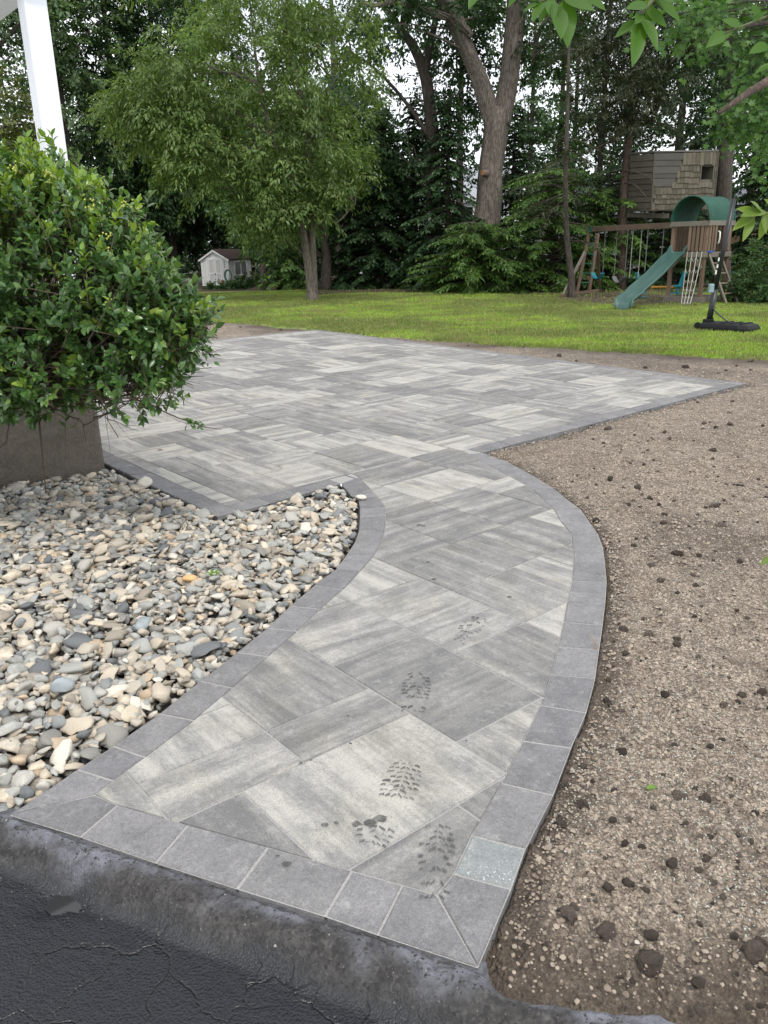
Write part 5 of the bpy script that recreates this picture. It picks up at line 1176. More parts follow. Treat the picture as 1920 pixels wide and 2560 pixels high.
# ---------------------------------------------------------------- neighbouring houses glimpsed through the trees
def house(label, p, wdt, dep, hgt, rise, wallm, roofm, ang, wins):
    p = Vector(p); h = thing('house', label, 'house', p); x_ = Vector((math.cos(ang), math.sin(ang), 0)); y_ = Vector((-x_.y, x_.x, 0))
    q = lambda u, v, z: p + x_ * u + y_ * v + UP * z; n = int(hgt / .22)
    mb = MB(); mb.extrude([q(-wdt / 2, .02, 0), q(wdt / 2, .02, 0), q(wdt / 2, dep, 0), q(-wdt / 2, dep, 0)], (0, 0, hgt)); wl_ = mb.build('wall', wallm, h)
    for k in range(n): mb = MB(); a = k * .22; mb.extrude([q(-wdt / 2, .018, a + .005), q(wdt / 2, .018, a + .005), q(wdt / 2, .018, a + .215), q(-wdt / 2, .018, a + .215)], -y_ * (.012 + .012 * (k % 2))); mb.build('siding_board', wallm, wl_)
    for sg in (0, 1):
        a0, a1 = (q(-wdt / 2 - .3, -.35, hgt - .1), q(wdt / 2 + .3, -.35, hgt - .1)) if sg == 0 else (q(-wdt / 2 - .3, dep + .35, hgt - .1), q(wdt / 2 + .3, dep + .35, hgt - .1))
        b0, b1 = q(-wdt / 2 - .3, dep / 2, hgt + rise), q(wdt / 2 + .3, dep / 2, hgt + rise); mb = MB(); mb.extrude([a0, a1, b1, b0], (0, 0, .12)); mb.build('roof', roofm, h)
    for e in (-wdt / 2, wdt / 2): mb = MB(); mb.extrude([q(e, .02, hgt), q(e, dep, hgt), q(e, dep / 2, hgt + rise)], x_ * (.05 if e < 0 else -.05)); mb.build('gable', wallm, h)
    for u, z, w_, hh in wins:
        mb = MB(); mb.box(q(u, -.02, z), (w_, .06, hh), (tuple(x_), tuple(y_), (0, 0, 1))); wi = mb.build('window', M_trim, h); mb = MB(); mb.box(q(u, -.05, z), (w_ - .2, .03, hh - .2), (tuple(x_), tuple(y_), (0, 0, 1))); mb.build('pane', M_dark, wi)
    return h
M_wsid = plain('white_siding', (0.68, 0.70, 0.72), 0.7, 0.05); M_tsid = plain('tan_siding', (0.50, 0.36, 0.20), 0.7, 0.06); M_groof = plain('grey_roof', (0.30, 0.31, 0.34), 0.9, 0.2, 8)
pA = (4.048, 62.000, 0.154); house('white sided house half hidden behind the hemlocks left of the forked oak', (pA[0], 62, -0.5), 13, 8, 5.2, 2.6, M_wsid, M_groof, 0.1, [(-4, 1.6, 1.2, 1.5), (-1, 1.6, 1.2, 1.5), (2.5, 1.6, 1.2, 1.5), (-4, 4.2, 1.2, 1.4), (2.5, 4.2, 1.2, 1.4)])
pB = (14.437, 50.000, 0.623); house('house with a pale grey roof glimpsed behind the thin bare trunk', (pB[0], 50, -0.3), 10, 8, 3.4, 2.4, M_wsid, M_groof, -0.15, [(-2, 1.6, 1.2, 1.3), (2, 1.6, 1.2, 1.3)])
pC = (18.581, 40.000, 0.675); house('tan sided house glimpsed at the right edge behind the playset', (pC[0] + 2.3, 40, -0.2), 6.5, 7, 2.4, 1.8, M_tsid, M_groof, 0.0, [(-1, 1.5, 1.0, 1.1)])

# ---------------------------------------------------------------- trees
M_bk1 = barkmat('grey_bark', (0.05, 0.040, 0.033), (0.22, 0.185, 0.155)); M_bk2 = barkmat('brown_bark', (0.022, 0.017, 0.014), (0.085, 0.068, 0.055)); M_bk3 = barkmat('reddish_bark', (0.03, 0.02, 0.015), (0.12, 0.082, 0.062))
M_lf1 = leafmat('willowy_leaf', (0.070, 0.125, 0.034), (0.118, 0.185, 0.050), (0.20, 0.265, 0.085), 0.42)
M_lf2 = leafmat('mid_leaf', (0.038, 0.085, 0.028), (0.060, 0.12, 0.038), (0.095, 0.165, 0.055), 0.35)
M_lf3 = leafmat('dark_leaf', (0.024, 0.056, 0.023), (0.042, 0.088, 0.033), (0.072, 0.13, 0.048), 0.34)
M_lf4 = leafmat('olive_leaf', (0.06, 0.085, 0.02), (0.10, 0.125, 0.03), (0.15, 0.165, 0.045), 0.35)
M_lf5 = leafmat('pale_leaf', (0.075, 0.13, 0.06), (0.11, 0.175, 0.08), (0.16, 0.235, 0.11), 0.35)
M_ned = leafmat('hemlock_needles', (0.018, 0.044, 0.020), (0.033, 0.074, 0.028), (0.068, 0.125, 0.04), 0.27)
M_ned2 = leafmat('bright_hemlock_needles', (0.040, 0.095, 0.022), (0.075, 0.15, 0.032), (0.15, 0.235, 0.05), 0.3)
M_pin = leafmat('pine_needles', (0.022, 0.034, 0.016), (0.040, 0.054, 0.024), (0.07, 0.082, 0.035), 0.25)
M_map = leafmat('maple_leaf', (0.04, 0.10, 0.022), (0.065, 0.145, 0.03), (0.105, 0.19, 0.045), 0.4)

def stem_mesh(paths, base, bark, parent, name='trunk', n=8, seed=0):
    mb = MB(); sr = random.Random(seed)
    for pts, rads in paths:
        P = [Vector(p) for p in pts]; fine, fr_ = [], []
        for i in range(len(P) - 1):
            q = 4
            p0, p1, p2, p3 = P[max(i - 1, 0)], P[i], P[i + 1], P[min(i + 2, len(P) - 1)]
            for k in range(q):
                t_ = k / q; fine.append(0.5 * ((2 * p1) + (p2 - p0) * t_ + (2 * p0 - 5 * p1 + 4 * p2 - p3) * t_ ** 2 + (3 * p1 - p0 - 3 * p2 + p3) * t_ ** 3)); fr_.append(lerp(rads[i], rads[i + 1], t_))
        fine.append(P[-1]); fr_.append(rads[-1])
        ph = sr.uniform(0, 6)
        mb.tube(fine, fr_, n, wob=lambda p, a: 1 + 0.10 * math.sin(3 * a + ph + p.z * .7) + 0.06 * math.sin(7 * a + p.z * 1.3) + 0.05 * math.sin(p.z * 3.1 + a))
    return mb.build(name, bark, parent, smooth=True)

def crown_arrays(ells, per, cs, L, asp, seed, droop=0.5, gap=0.42, gsc=0.5, shell=0.5, flat=0.6):
    g = np.random.default_rng(seed); C_, D_ = [], []
    for c, r, n in ells:
        c, r = np.array(c), np.array(r); u = unit(g, n); rr = ((1 - shell) + shell * g.random(n) ** 0.5)[:, None] if shell < 1 else (g.random(n) ** (1 / 3))[:, None]
        p = c + u * r * rr; C_.append(p); D_.append(u)
    C_, D_ = np.concatenate(C_), np.concatenate(D_)
    v = fnoise(C_[:, 0] + 0.37 * C_[:, 1], C_[:, 2] + 0.23 * C_[:, 1], seed, 3, gsc); k = v > gap; C_, D_ = C_[k], D_[k]
    m = len(C_); N = m * per; rep = np.repeat(np.arange(m), per)
    # every cluster is a bough: a drooping axis pointing outwards with leaves along both sides
    ax = D_ * np.array([1, 1, 0.55]) + g.normal(0, 0.45, (m, 3)); ax /= np.linalg.norm(ax, axis=1, keepdims=True)
    lat = np.stack([-ax[:, 1], ax[:, 0], np.zeros(m)], -1) + g.normal(0, .15, (m, 3)); ln_ = cs * 2.5 * g.uniform(.6, 1.35, m)
    t_ = g.random(N) ** 0.8; w_ = g.normal(0, 1, N) * cs * (0.62 - 0.40 * t_)
    p = C_[rep] + ax[rep] * ((t_ - .35) * ln_[rep])[:, None] + lat[rep] * w_[:, None]
    p[:, 2] -= droop * (0.55 * ln_[rep] * t_ ** 2 + 0.5 * w_ ** 2 / cs); p += g.normal(0, 1, (N, 3)) * cs * .12 * np.array([1, 1, flat * 2])
    d = ax[rep] * 0.6 + lat[rep] * (np.sign(w_) * 0.55)[:, None] + g.normal(0, 0.35, (N, 3)); d[:, 2] -= droop * (0.5 + 0.6 * t_)
    nn = np.array([0, 0, 1.0]) + g.normal(0, 0.42, (N, 3)) + D_[rep] * 0.45
    l = L * g.uniform(0.65, 1.25, N)
    return C_, leaf_quads(p, d, nn, l, l * asp), N
def quads(name, V, parent, m, base):
    me = np_mesh(name, V - np.array(base)[None], np.arange(len(V)).reshape(-1, 4)); o = link_mesh(name, me, m, parent); return o
def leafy(kind, label, base, stems, ells, per, cs, L, asp, leaf, bark, seed, limbs=14, lr=0.05, gap=0.42, gsc=0.5, droop=0.5, shell=0.5, cat='tree', group=None, n=8, flat=0.6):
    base = Vector(base); tr = thing(kind, label, cat, base, group)
    Cc, V, N = crown_arrays(ells, per, cs, L, asp, seed, droop, gap, gsc, shell, flat)
    quads('crown', V, tr, leaf, base)['kind'] = 'stuff' if cat == 'shrub' else 'thing'
    if stems: stem_mesh(stems, base, bark, tr, n=n, seed=seed)
    if limbs and len(Cc):
        r = random.Random(seed); pts = [Vector(p) for st, _ in stems for p in st]; mb = MB()
        for q in range(limbs):
            c = Vector(Cc[r.randrange(len(Cc))]); low = [p for p in pts if p.z < c.z - 0.3] or pts
            s = min(low, key=lambda p: (p - c).length * r.uniform(.8, 1.3)); md = s.lerp(c, .5) + Vector((r.gauss(0, .15), r.gauss(0, .15), .12 * (c - s).length))
            path = bez(s, md, c, 7); path = [p + Vector((r.gauss(0, .03), r.gauss(0, .03), r.gauss(0, .03))) for p in path]; mb.tube(path, [lerp(lr, lr * .18, i / 7) for i in range(8)], 5, cap=False)
        mb.build('limbs', bark, tr, smooth=True)['kind'] = 'stuff'
    return tr
def conifer(kind, label, base, H, rad, leaf, bark, seed, nb=110, z0=0.12, drop=0.35, tr_r=0.16, lean=(0, 0), dens=1.0, top=0.1, group=None, shape=1.0, twig=0.34, nw=0.06, cat='tree', fan=1.0):
    base = Vector(base); g = np.random.default_rng(seed); tr = thing(kind, label, cat, base, group); mb = MB()
    ax = lambda f: base + Vector((lean[0] * f, lean[1] * f, H * f))
    mb.tube([ax(0) - UP * .1] + [ax(i / 6) for i in range(1, 7)], [tr_r * 1.15] + [lerp(tr_r, .015, i / 6) for i in range(1, 7)], 8); mb.build('trunk', bark, tr, smooth=True)
    br = MB(); P, D, Nn, Ls = [], [], [], []
    for b in range(nb):
        f = z0 + (1 - z0) * (b + g.random()) / nb; L = rad * ((1 - f) ** shape * (1 - top) + top) * g.uniform(0.6, 1.12); az = b * 2.4 + g.uniform(-.5, .5); s = np.array(ax(f)); h = np.array([math.cos(az), math.sin(az), 0.0]); sd__ = np.array([-h[1], h[0], 0.0])
        up0 = g.uniform(0.0, 0.35); n_ = max(4, int(L * 7 * dens)); tt = np.linspace(0.18, 1.0, n_) + g.uniform(-.02, .02, n_)
        pt = lambda t_: s + h * (L * t_) + np.array([0, 0, 1.0]) * (L * (up0 * t_ - drop * t_ ** 2))
        br.tube([tuple(pt(0)), tuple(pt(.35)), tuple(pt(.7)), tuple(pt(1.0))], [.018 + .012 * L, .014 + .006 * L, .01, .004], 4, cap=False)
        for t_ in tt:
            c = pt(t_); sl = np.array([0, 0, up0 - 2 * drop * t_])
            for sg in (-1, 1):
                l = twig * (0.45 + L * 0.38 * (1.05 - t_)) * g.uniform(.6, 1.25); d = h * (0.75) + sd__ * (sg * 0.9 * fan) + sl * .6 + np.array([0, 0, -0.28]) + g.normal(0, .16, 3); d /= np.linalg.norm(d)
                k = max(2, int(l / 0.17)); 
                for q in range(k):
                    c2 = c + d * (l * q / k) - np.array([0, 0, 1.0]) * (0.25 * l * (q / k) ** 2)
                    for s2 in (-1, 1):
                        d2 = d + sd__ * (s2 * .55) + h * (s2 * -.35 * sg) + g.normal(0, .14, 3) + np.array([0, 0, -.18]); P.append(c2); D.append(d2); Nn.append(np.array([0, 0, 1.0]) + g.normal(0, .25, 3)); Ls.append(min(.30, l / k * 1.5) * g.uniform(.7, 1.2))
    br.build('branches', bark, tr, smooth=True)
    P, D, Nn, Ls = map(np.array, (P, D, Nn, Ls)); quads('crown', leaf_quads(P, D, Nn, Ls, np.full(len(Ls), nw), .05, .1), tr, leaf, base)
    return tr
def gpt(p, y=None): return (p[0], p[1], float(lawn_z(np.array([p[0]]), np.array([p[1]]))[0]) - 0.05)

# the pale two-stemmed tree on the lawn
b = gpt((-2.158, 25.424, 0.000)); Y1 = 25.35
s1 = ([(b[0], b[1], b[2]), (-2.154, 25.350, 0.257), (-2.223, 25.350, 1.223), (-2.306, 25.300, 2.031), (-2.383, 25.200, 2.817), (-2.754, 25.200, 3.846), (-3.098, 25.100, 4.710), (-3.331, 25.000, 6.019), (-3.402, 24.800, 7.355)], [.20, .155, .135, .12, .10, .085, .07, .05, .03])
s2 = ([(b[0] + .08, b[1], b[2]), (-2.072, 25.400, 0.253), (-2.056, 25.400, 1.219), (-2.032, 25.400, 2.029), (-1.976, 25.500, 3.086), (-2.090, 25.600, 4.380), (-2.214, 25.600, 5.745), (-2.486, 25.600, 6.945), (-2.611, 25.600, 8.216)], [.16, .135, .12, .115, .10, .09, .075, .06, .04])
s3 = ([(-2.004, 25.400, 2.028), (-1.719, 25.200, 2.388), (-1.222, 25.000, 2.295), (-0.718, 24.900, 2.773)], [.05, .045, .035, .015])
leafy('lawn_tree', 'light green two stemmed tree standing alone on the lawn', b, [s1, s2, s3],
      [((-3.868, 25.300, 6.554), (3.1, 2.5, 2.0), 300), ((-5.697, 25.000, 5.465), (2.0, 1.9, 1.35), 210), ((-2.531, 25.300, 4.354), (2.2, 2.1, 1.5), 230), ((-1.494, 25.600, 6.693), (2.1, 2.1, 2.1), 170), ((-3.182, 25.300, 8.813), (3.6, 2.7, 1.8), 200),
       ((-4.736, 24.600, 4.131), (1.9, 1.6, .95), 180), ((-2.430, 24.900, 2.930), (1.8, 1.5, .8), 170), ((-6.778, 24.800, 5.393), (1.1, 1.0, .8), 90), ((-5.283, 24.700, 6.913), (1.6, 1.5, 1.1), 110), ((-1.104, 24.800, 3.407), (1.3, 1.1, .9), 100), ((-6.223, 24.800, 4.421), (1.1, 1.0, .6), 70), ((-3.562, 24.900, 2.436), (1.0, .9, .45), 50)],
      44, .34, .155, .32, M_lf1, M_bk1, 201, 46, .032, .42, .85, 0.65, .75, flat=.7)
# its darker neighbour further back
b = gpt((-2.238, 33.358, 0.000)); 
leafy('slim_tree', 'slim dark trunked tree just behind the pale lawn tree', b, [([b, (-2.169, 33.300, 1.123), (-2.192, 33.300, 2.359), (-2.098, 33.200, 3.557), (-2.059, 33.000, 5.038)], [.24, .19, .17, .13, .06])],
      [((-3.989, 33.000, 2.727), (2.4, 2, 1.3), 90), ((-2.331, 33.500, 3.750), (2.6, 2.2, 1.6), 120), ((-1.348, 33.500, 5.574), (2.6, 2.4, 2.2), 130), ((-4.036, 33.000, 1.950), (.9, .9, .6), 35)], 46, .38, .15, .6, M_lf2, M_bk2, 202, 16, .05, .4)
# the big forked oak
OY = 31.0
oak_b = ((3.821, 31.000, 1.378)[0], 31.0, -0.1)
oak = leafy('oak_tree', 'massive forked grey trunked oak with an orange cut stub', oak_b,
      [([(oak_b[0] - .1, 31, -0.1), (3.918, 31.000, 1.707), (4.067, 31.000, 2.679), (4.145, 31.000, 3.633), (4.218, 31.000, 4.720), (4.309, 31.000, 5.631), (4.410, 31.000, 6.153)], [0.589, 0.520, 0.459, 0.433, 0.416, 0.433, 0.382]),
       ([(4.228, 31.000, 5.557), (3.939, 31.000, 6.457), (3.627, 31.000, 7.194), (3.253, 31.000, 7.991), (2.805, 31.000, 8.845), (2.318, 31.000, 9.820), (1.920, 31.000, 10.770)], [0.295, 0.321, 0.286, 0.260, 0.286, 0.268, 0.225]),
       ([(4.466, 31.050, 5.635), (4.614, 31.100, 6.462), (4.733, 31.100, 7.340), (4.850, 31.100, 8.201), (4.913, 31.100, 9.115), (4.957, 31.100, 10.078), (5.041, 31.000, 11.120)], [0.295, 0.321, 0.312, 0.312, 0.347, 0.329, 0.260]),
       ([(3.320, 30.800, 8.399), (2.768, 30.600, 8.819), (2.043, 30.400, 8.960), (1.407, 30.200, 9.110), (0.659, 30.000, 9.232), (-0.142, 29.800, 9.113), (-0.589, 29.600, 9.358)], [0.130, 0.122, 0.104, 0.095, 0.078, 0.061, 0.035]),
       ([(5.503, 31.000, 7.669), (5.707, 30.600, 8.565), (6.250, 30.000, 9.222)], [0.069, 0.061, 0.043])],
      [((3.731, 30.500, 10.984), (4.0, 3.5, 1.9), 120), ((2.550, 31.800, 8.897), (1.5, 1.2, 1.0), 44), ((4.218, 32.500, 8.590), (1.0, .9, 1.2), 50), ((6.045, 31.500, 8.627), (1.2, 1.2, 1.3), 60), ((0.317, 29.800, 9.132), (1.4, 1.3, .6), 40), ((3.085, 30.000, 9.670), (2.4, 2, .7), 60)],
      44, .32, .16, .5, M_lf3, M_bk1, 203, 22, .05, .36, n=26)
sp_ = Vector((3.880, 30.600, 4.011)); mb = MB(); sdir = Vector((-.75, -.62, .12)).normalized(); mb.tube([sp_ + sdir * -.2, sp_ + sdir * .0, sp_ + sdir * .12], [0.144, 0.114, 0.099], 14); stb = mb.build('stub', M_bk1, oak, smooth=False)
t = NT('cut_wood'); M_cut = t.done(t.ramp(t.noise(t.coord('Object'), 9, 4), [(0.3, (0.20, 0.075, 0.025)), (0.7, (0.46, 0.20, 0.08))]), 0.85)
mb = MB(); mb.tube([sp_ + sdir * .119, sp_ + sdir * .132], [0.090, 0.085], 14); mb.build('cut_face', M_cut, stb)
# the second big trunk behind on the left of the oak
b4 = ((2.141, 32.000, 1.746)[0], 32.0, -0.2)
leafy('tall_oak', 'dark leaning tall tree with spreading branches left of the forked oak', b4,
      [([b4, (2.136, 32.000, 3.412), (2.078, 32.000, 5.178), (1.938, 32.000, 6.499), (1.735, 32.000, 7.560), (1.369, 32.000, 8.380), (0.924, 32.000, 8.897), (0.469, 32.000, 9.480), (-0.139, 32.000, 10.269)], [.34, .27, .24, .22, .20, .17, .14, .12, .09]),
       ([(1.752, 32.000, 7.485), (1.986, 32.000, 8.443), (2.183, 32.000, 9.381), (2.310, 32.000, 10.370)], [.15, .13, .11, .09]), ([(1.951, 31.900, 5.325), (1.290, 31.600, 6.220), (0.622, 31.400, 6.949), (-0.190, 31.000, 7.618), (-0.829, 31.000, 7.986)], [.08, .07, .06, .045, .03]),
       ([(1.984, 31.900, 6.100), (2.387, 31.600, 6.278), (2.868, 31.400, 6.763)], [.05, .04, .03])],
      [((0.805, 32.500, 6.207), (2.0, 1.8, 1.5), 24), ((2.757, 33.000, 6.406), (1.2, 1.4, 1.9), 44), ((-0.169, 32.000, 8.987), (1.6, 1.6, 1.2), 30), ((1.493, 32.000, 10.102), (3, 2.5, 1.2), 50), ((-0.371, 31.000, 6.895), (1.4, 1.2, 1.0), 26), ((3.091, 33.000, 7.805), (1.2, 1.2, 1.5), 46), ((1.160, 33.000, 4.984), (2.0, 1.8, .8), 46)],
      40, .34, .17, .5, M_lf3, M_bk2, 204, 24, .045, .34, n=10)
# thin leaning trunk with a few sparse hemlock boughs
b5 = gpt((5.921, 24.865, 0.000)); thin = thing('thin_hemlock', 'thin bare leaning hemlock trunk with sparse boughs left of the swings', 'tree', b5)
stem_mesh([([b5, (5.868, 24.900, 0.547), (5.692, 24.900, 1.621), (5.562, 24.900, 2.921), (5.503, 24.900, 4.419), (5.460, 24.900, 5.856), (5.419, 24.900, 7.010), (5.341, 24.900, 8.563)], [.12, .10, .085, .075, .062, .05, .042, .03])], b5, M_bk2, thin, n=8, seed=3)
g = np.random.default_rng(31); mb = MB(); P, D, Nn, Ls = [], [], [], []
for k in range(34):
    yy = g.uniform(100, 520); s = np.array(D_ := (lerp((5.446, 24.900, 6.782)[0], (5.692, 24.900, 1.621)[0], (yy - 100) / 420), 24.9, lerp((5.446, 24.900, 6.782)[2], (5.692, 24.900, 1.621)[2], (yy - 100) / 420)))
    az = g.uniform(0, 6.28); L = g.uniform(.5, 2.1) * (0.6 + .6 * (yy > 330)); h = np.array([math.cos(az), math.sin(az) * .7, 0]); sd__ = np.array([-h[1], h[0], 0]); up0 = g.uniform(-.15, .3)
    pt = lambda t_: s + h * (L * t_) + np.array([0, 0, 1.]) * (L * (up0 * t_ - .35 * t_ * t_)); mb.tube([tuple(pt(q / 4) + g.normal(0, .015, 3)) for q in range(5)], [.014, .012, .009, .007, .004], 4, cap=False)
    for t_ in np.linspace(.4, 1, 9):
        for sg in (-1, 1):
            l = g.uniform(.2, .5) * (1.2 - t_); d = h * .7 + sd__ * sg * .9 + np.array([0, 0, -.35]) + g.normal(0, .2, 3)
            if g.random() < .35: mb.tube([tuple(pt(t_)), tuple(pt(t_) + d * l)], [.005, .002], 3, cap=False); continue
            for q in range(4): P.append(pt(t_) + d * (l * q / 4)); D.append(d + g.normal(0, .4, 3)); Nn.append(np.array([0, 0, 1.]) + g.normal(0, .3, 3)); Ls.append(g.uniform(.1, .2))
mb.build('branches', M_bk2, thin, smooth=True); P, D, Nn, Ls = map(np.array, (P, D, Nn, Ls)); quads('crown', leaf_quads(P, D, Nn, Ls, np.full(len(Ls), .045), .05), thin, M_pin, b5)
# the pine that carries the tree house and the dark trunk on its other side
b6 = ((8.412, 28.300, 0.999)[0], 28.3, -.1)
pine = leafy('pine_tree', 'reddish trunked pine with bronze green crown at the left end of the tree house', b6,
      [([b6, (8.311, 28.300, 2.644), (8.306, 28.300, 3.656), (8.306, 28.300, 4.783), (8.283, 28.300, 6.150), (8.283, 28.300, 7.209), (8.246, 28.300, 8.495), (8.203, 28.300, 9.494)], [.20, .155, .145, .135, .12, .105, .085, .06])] +
      [([(8.306, 28.300, 4.783), (7.620, 27.900, 4.678), (6.789, 27.500, 4.305)], [.04, .03, .012]), ([(8.290, 28.300, 5.336), (8.957, 28.000, 5.255), (9.678, 27.600, 4.879)], [.04, .03, .012]), ([(8.232, 28.200, 3.435), (8.305, 27.200, 3.291), (8.570, 26.600, 2.836)], [.025, .018, .006]), ([(8.219, 28.200, 3.792), (8.332, 27.200, 3.676), (8.587, 26.600, 3.446), (8.736, 26.400, 3.160)], [.025, .018, .01, .005])],
      [((8.271, 28.300, 7.340), (2.0, 1.8, 1.3), 120), ((7.699, 28.000, 5.975), (1.5, 1.4, .8), 70), ((9.029, 28.000, 6.087), (1.7, 1.5, .9), 90), ((7.111, 28.000, 7.934), (1.8, 1.6, 1.2), 90), ((9.293, 28.000, 7.899), (1.9, 1.6, 1.4), 110), ((8.527, 28.000, 5.017), (1.9, 1.4, .6), 60), ((8.309, 28.000, 9.162), (2.8, 2.4, 1.3), 110), ((10.108, 28.300, 6.785), (1.3, 1.2, .9), 60)],
      46, .34, .17, .22, M_pin, M_bk3, 206, 30, .035, .40, .6, 0.35, .7, flat=.35)
b7 = ((12.084, 28.600, 0.931)[0], 28.6, -.1)
leafy('dark_pine', 'dark trunked pine at the right end of the tree house', b7, [([b7, (11.799, 28.600, 2.745), (11.667, 28.600, 4.340), (11.570, 28.600, 5.874), (11.461, 28.600, 7.483), (11.329, 28.600, 8.776)], [.32, .28, .26, .24, .2, .14])],
      [((11.316, 29.000, 7.837), (2.2, 2, 1.7), 130), ((12.491, 29.000, 8.082), (2, 2, 1.7), 110), ((11.240, 29.500, 6.304), (1.8, 1.6, 1.1), 90), ((12.710, 29.500, 5.857), (1.8, 1.6, 1.2), 90), ((10.321, 29.000, 8.638), (1.6, 1.5, 1.2), 70)], 46, .36, .18, .24, M_lf3, M_bk2, 207, 20, .04, .36, flat=.4)

# hemlocks
G8 = 'low hemlocks in front of the woods'
conifer('hemlock_shrub', 'low bright hemlock spreading at the foot of the forked oak', gpt((3.3, 28.2)), 2.3, 2.6, M_ned2, M_bk2, 301, 110, .05, .30, .07, dens=1.15, top=.45, shape=.8, twig=.42, cat='shrub')
conifer('hemlock_shrub', 'low bright hemlock behind the thin leaning trunk', gpt((6.0, 28.6)), 4.0, 3.2, M_ned2, M_bk2, 302, 110, .06, .28, .07, dens=1.1, top=.45, shape=.8, twig=.42, cat='shrub')
conifer('hemlock_shrub', 'low dark hemlock behind the swings', gpt((8.2, 29.4)), 4.0, 3.0, M_ned2, M_bk2, 303, 100, .06, .28, .07, dens=1.05, top=.5, shape=.8, twig=.4, cat='shrub')
conifer('hemlock_shrub', 'low dark hemlock behind the playset fort', gpt((10.4, 29.8)), 3.8, 2.8, M_ned, M_bk2, 304, 90, .06, .28, .07, dens=1.0, top=.5, shape=.8, twig=.4, cat='shrub')
for lab, x, Yb, H_, rd, sd_n, m in (('bushy hemlock beside the bare earth right of the garden shed', 628, 38.5, 4.4, 1.7, 311, M_ned2), ('hemlock between the slim tree and the wood edge, nearest the lawn tree', 770, 34.5, 7.4, 2.3, 312, M_ned), ('tall dark hemlock second from the lawn tree', 835, 33.5, 6.6, 2.5, 313, M_ned),
                                 ('tall dark hemlock below the leaning tall tree', 905, 34.0, 7.2, 2.6, 314, M_ned), ('dark hemlock close left of the forked oak', 975, 31.0, 6.6, 2.4, 315, M_ned), ('hemlock behind the fork of the oak', 1110, 35, 7.0, 2.3, 316, M_ned), ('dark hemlock behind the fort canopy', 1480, 33, 5.4, 2.4, 317, M_ned), ('dark hemlock at the right edge behind the playset', 1640, 33, 7.5, 2.6, 318, M_ned)):
    q = D_at = (0, 0)
    xx = (x - 829.5) / 1685.0 * (Yb * 0.947 + 0.5) * 1.0
    conifer('hemlock', lab, gpt((xx, Yb)), H_, rd, m, M_bk2, sd_n, int(44 + H_ * 13), .05, .38, .15, dens=1.0, top=.2, twig=.44, nw=.10, group='hemlocks along the wood edge')
def back_tree(kind, label, xd, Yb, blobs, leaf, seed, L=.2, per=34, cs=.5, gap=.4, trunk=.2, limbs=18, bark=None, asp=.6, group=None, lean=0.0, gsc=.4, dens=1.5):
    """blobs: (x, y, radius across, radius up, clusters) in metres relative to the foot"""
    b = (xd, Yb, float(lawn_z(np.array([xd]), np.array([float(Yb)]))[0]) - .1); top = max(z + rz * .4 for _, z, _, rz, _ in blobs)
    st = [([(b[0] + lean * f, Yb, b[2] + top * f) for f in (0, .2, .4, .6, .8, 1)], [trunk * 1.2, trunk, trunk * .85, trunk * .7, trunk * .5, trunk * .25])]
    return leafy(kind, label, b, st, [((b[0] + x, Yb, b[2] + z), (rx, rx * .8, rz), int(n * dens)) for x, z, rx, rz, n in blobs], per, cs, L * 1.12, asp, leaf, bark or M_bk2, seed, limbs, trunk * .35, gap * .92, gsc, .45, .6, group=group)
def wx(xd, Yb): return (xd - 829.5) / 1685.0 * (Yb * 0.947 + 0.5)
GB = 'trees standing at the back of the garden'
back_tree('tall_tree', 'tall dark drooping tree between the post and the lawn tree', wx(300, 47), 47, [(0, 5, 2.6, 2.4, 150), (.6, 9, 2.6, 2.6, 150), (-.6, 13, 2.6, 2.6, 150), (.8, 17, 2.8, 2.4, 120)], M_lf3, 321, .26, 40, .5, .26, .2, 20, asp=.35)
back_tree('tall_tree', 'tall dark drooping tree directly left of the lawn tree crown', wx(390, 50), 50, [(0, 6, 2.8, 2.6, 160), (-.6, 10.5, 3, 2.8, 160), (.6, 15, 3, 2.8, 160), (0, 19, 3, 2.4, 110)], M_lf3, 322, .26, 40, .5, .24, .22, 20, asp=.35)
back_tree('tall_tree', 'tall dark tree behind the shed roof and the lawn tree', wx(480, 57), 57, [(0, 8, 3.6, 3, 170), (0, 13, 3.6, 3, 170), (0, 18, 3.6, 3, 150)], M_lf3, 323, .28, 40, .6, .24, .25, 14, asp=.4)
back_tree('ash_tree', 'tall pale green tree at the far left edge behind the post', wx(40, 42), 42, [(0, 9, 3.6, 3.4, 130), (-1.5, 13.5, 3.2, 3.0, 110), (2.4, 12.5, 2.6, 3.2, 90), (0, 6, 2.8, 1.8, 70), (2, 16, 3, 2.4, 70)], M_lf5, 401, .2, 36, .5, .40, .22, 26, group=GB)
back_tree('ash_tree', 'tall grey green tree just right of the white post', wx(195, 44), 44, [(0, 8, 2.6, 3.4, 110), (.8, 12.5, 2.6, 3.0, 100), (-1.6, 14.5, 2.4, 2.6, 80), (1.6, 16.5, 2.8, 2.4, 80), (-.4, 5, 2.2, 1.6, 60)], M_lf5, 402, .2, 36, .5, .36, .2, 26, group=GB)
back_tree('small_tree', 'small yellowish olive tree low at the far left', wx(45, 31), 31, [(0, 6.3, 2.0, 1.5, 90), (-1.2, 5, 1.8, 1.3, 70), (1.2, 4.6, 1.5, 1.2, 50)], M_lf4, 403, .15, 40, .36, .3, .12, 14)
back_tree('dark_tree', 'dark rounded tree filling the space left of the shed', wx(330, 53), 53, [(0, 4, 3.6, 2.8, 150), (-3.5, 5, 3.2, 3, 120), (2, 8, 3.4, 3, 130), (-2.5, 10, 3, 3, 110)], M_lf3, 404, .24, 34, .55, .26, .25, 12)
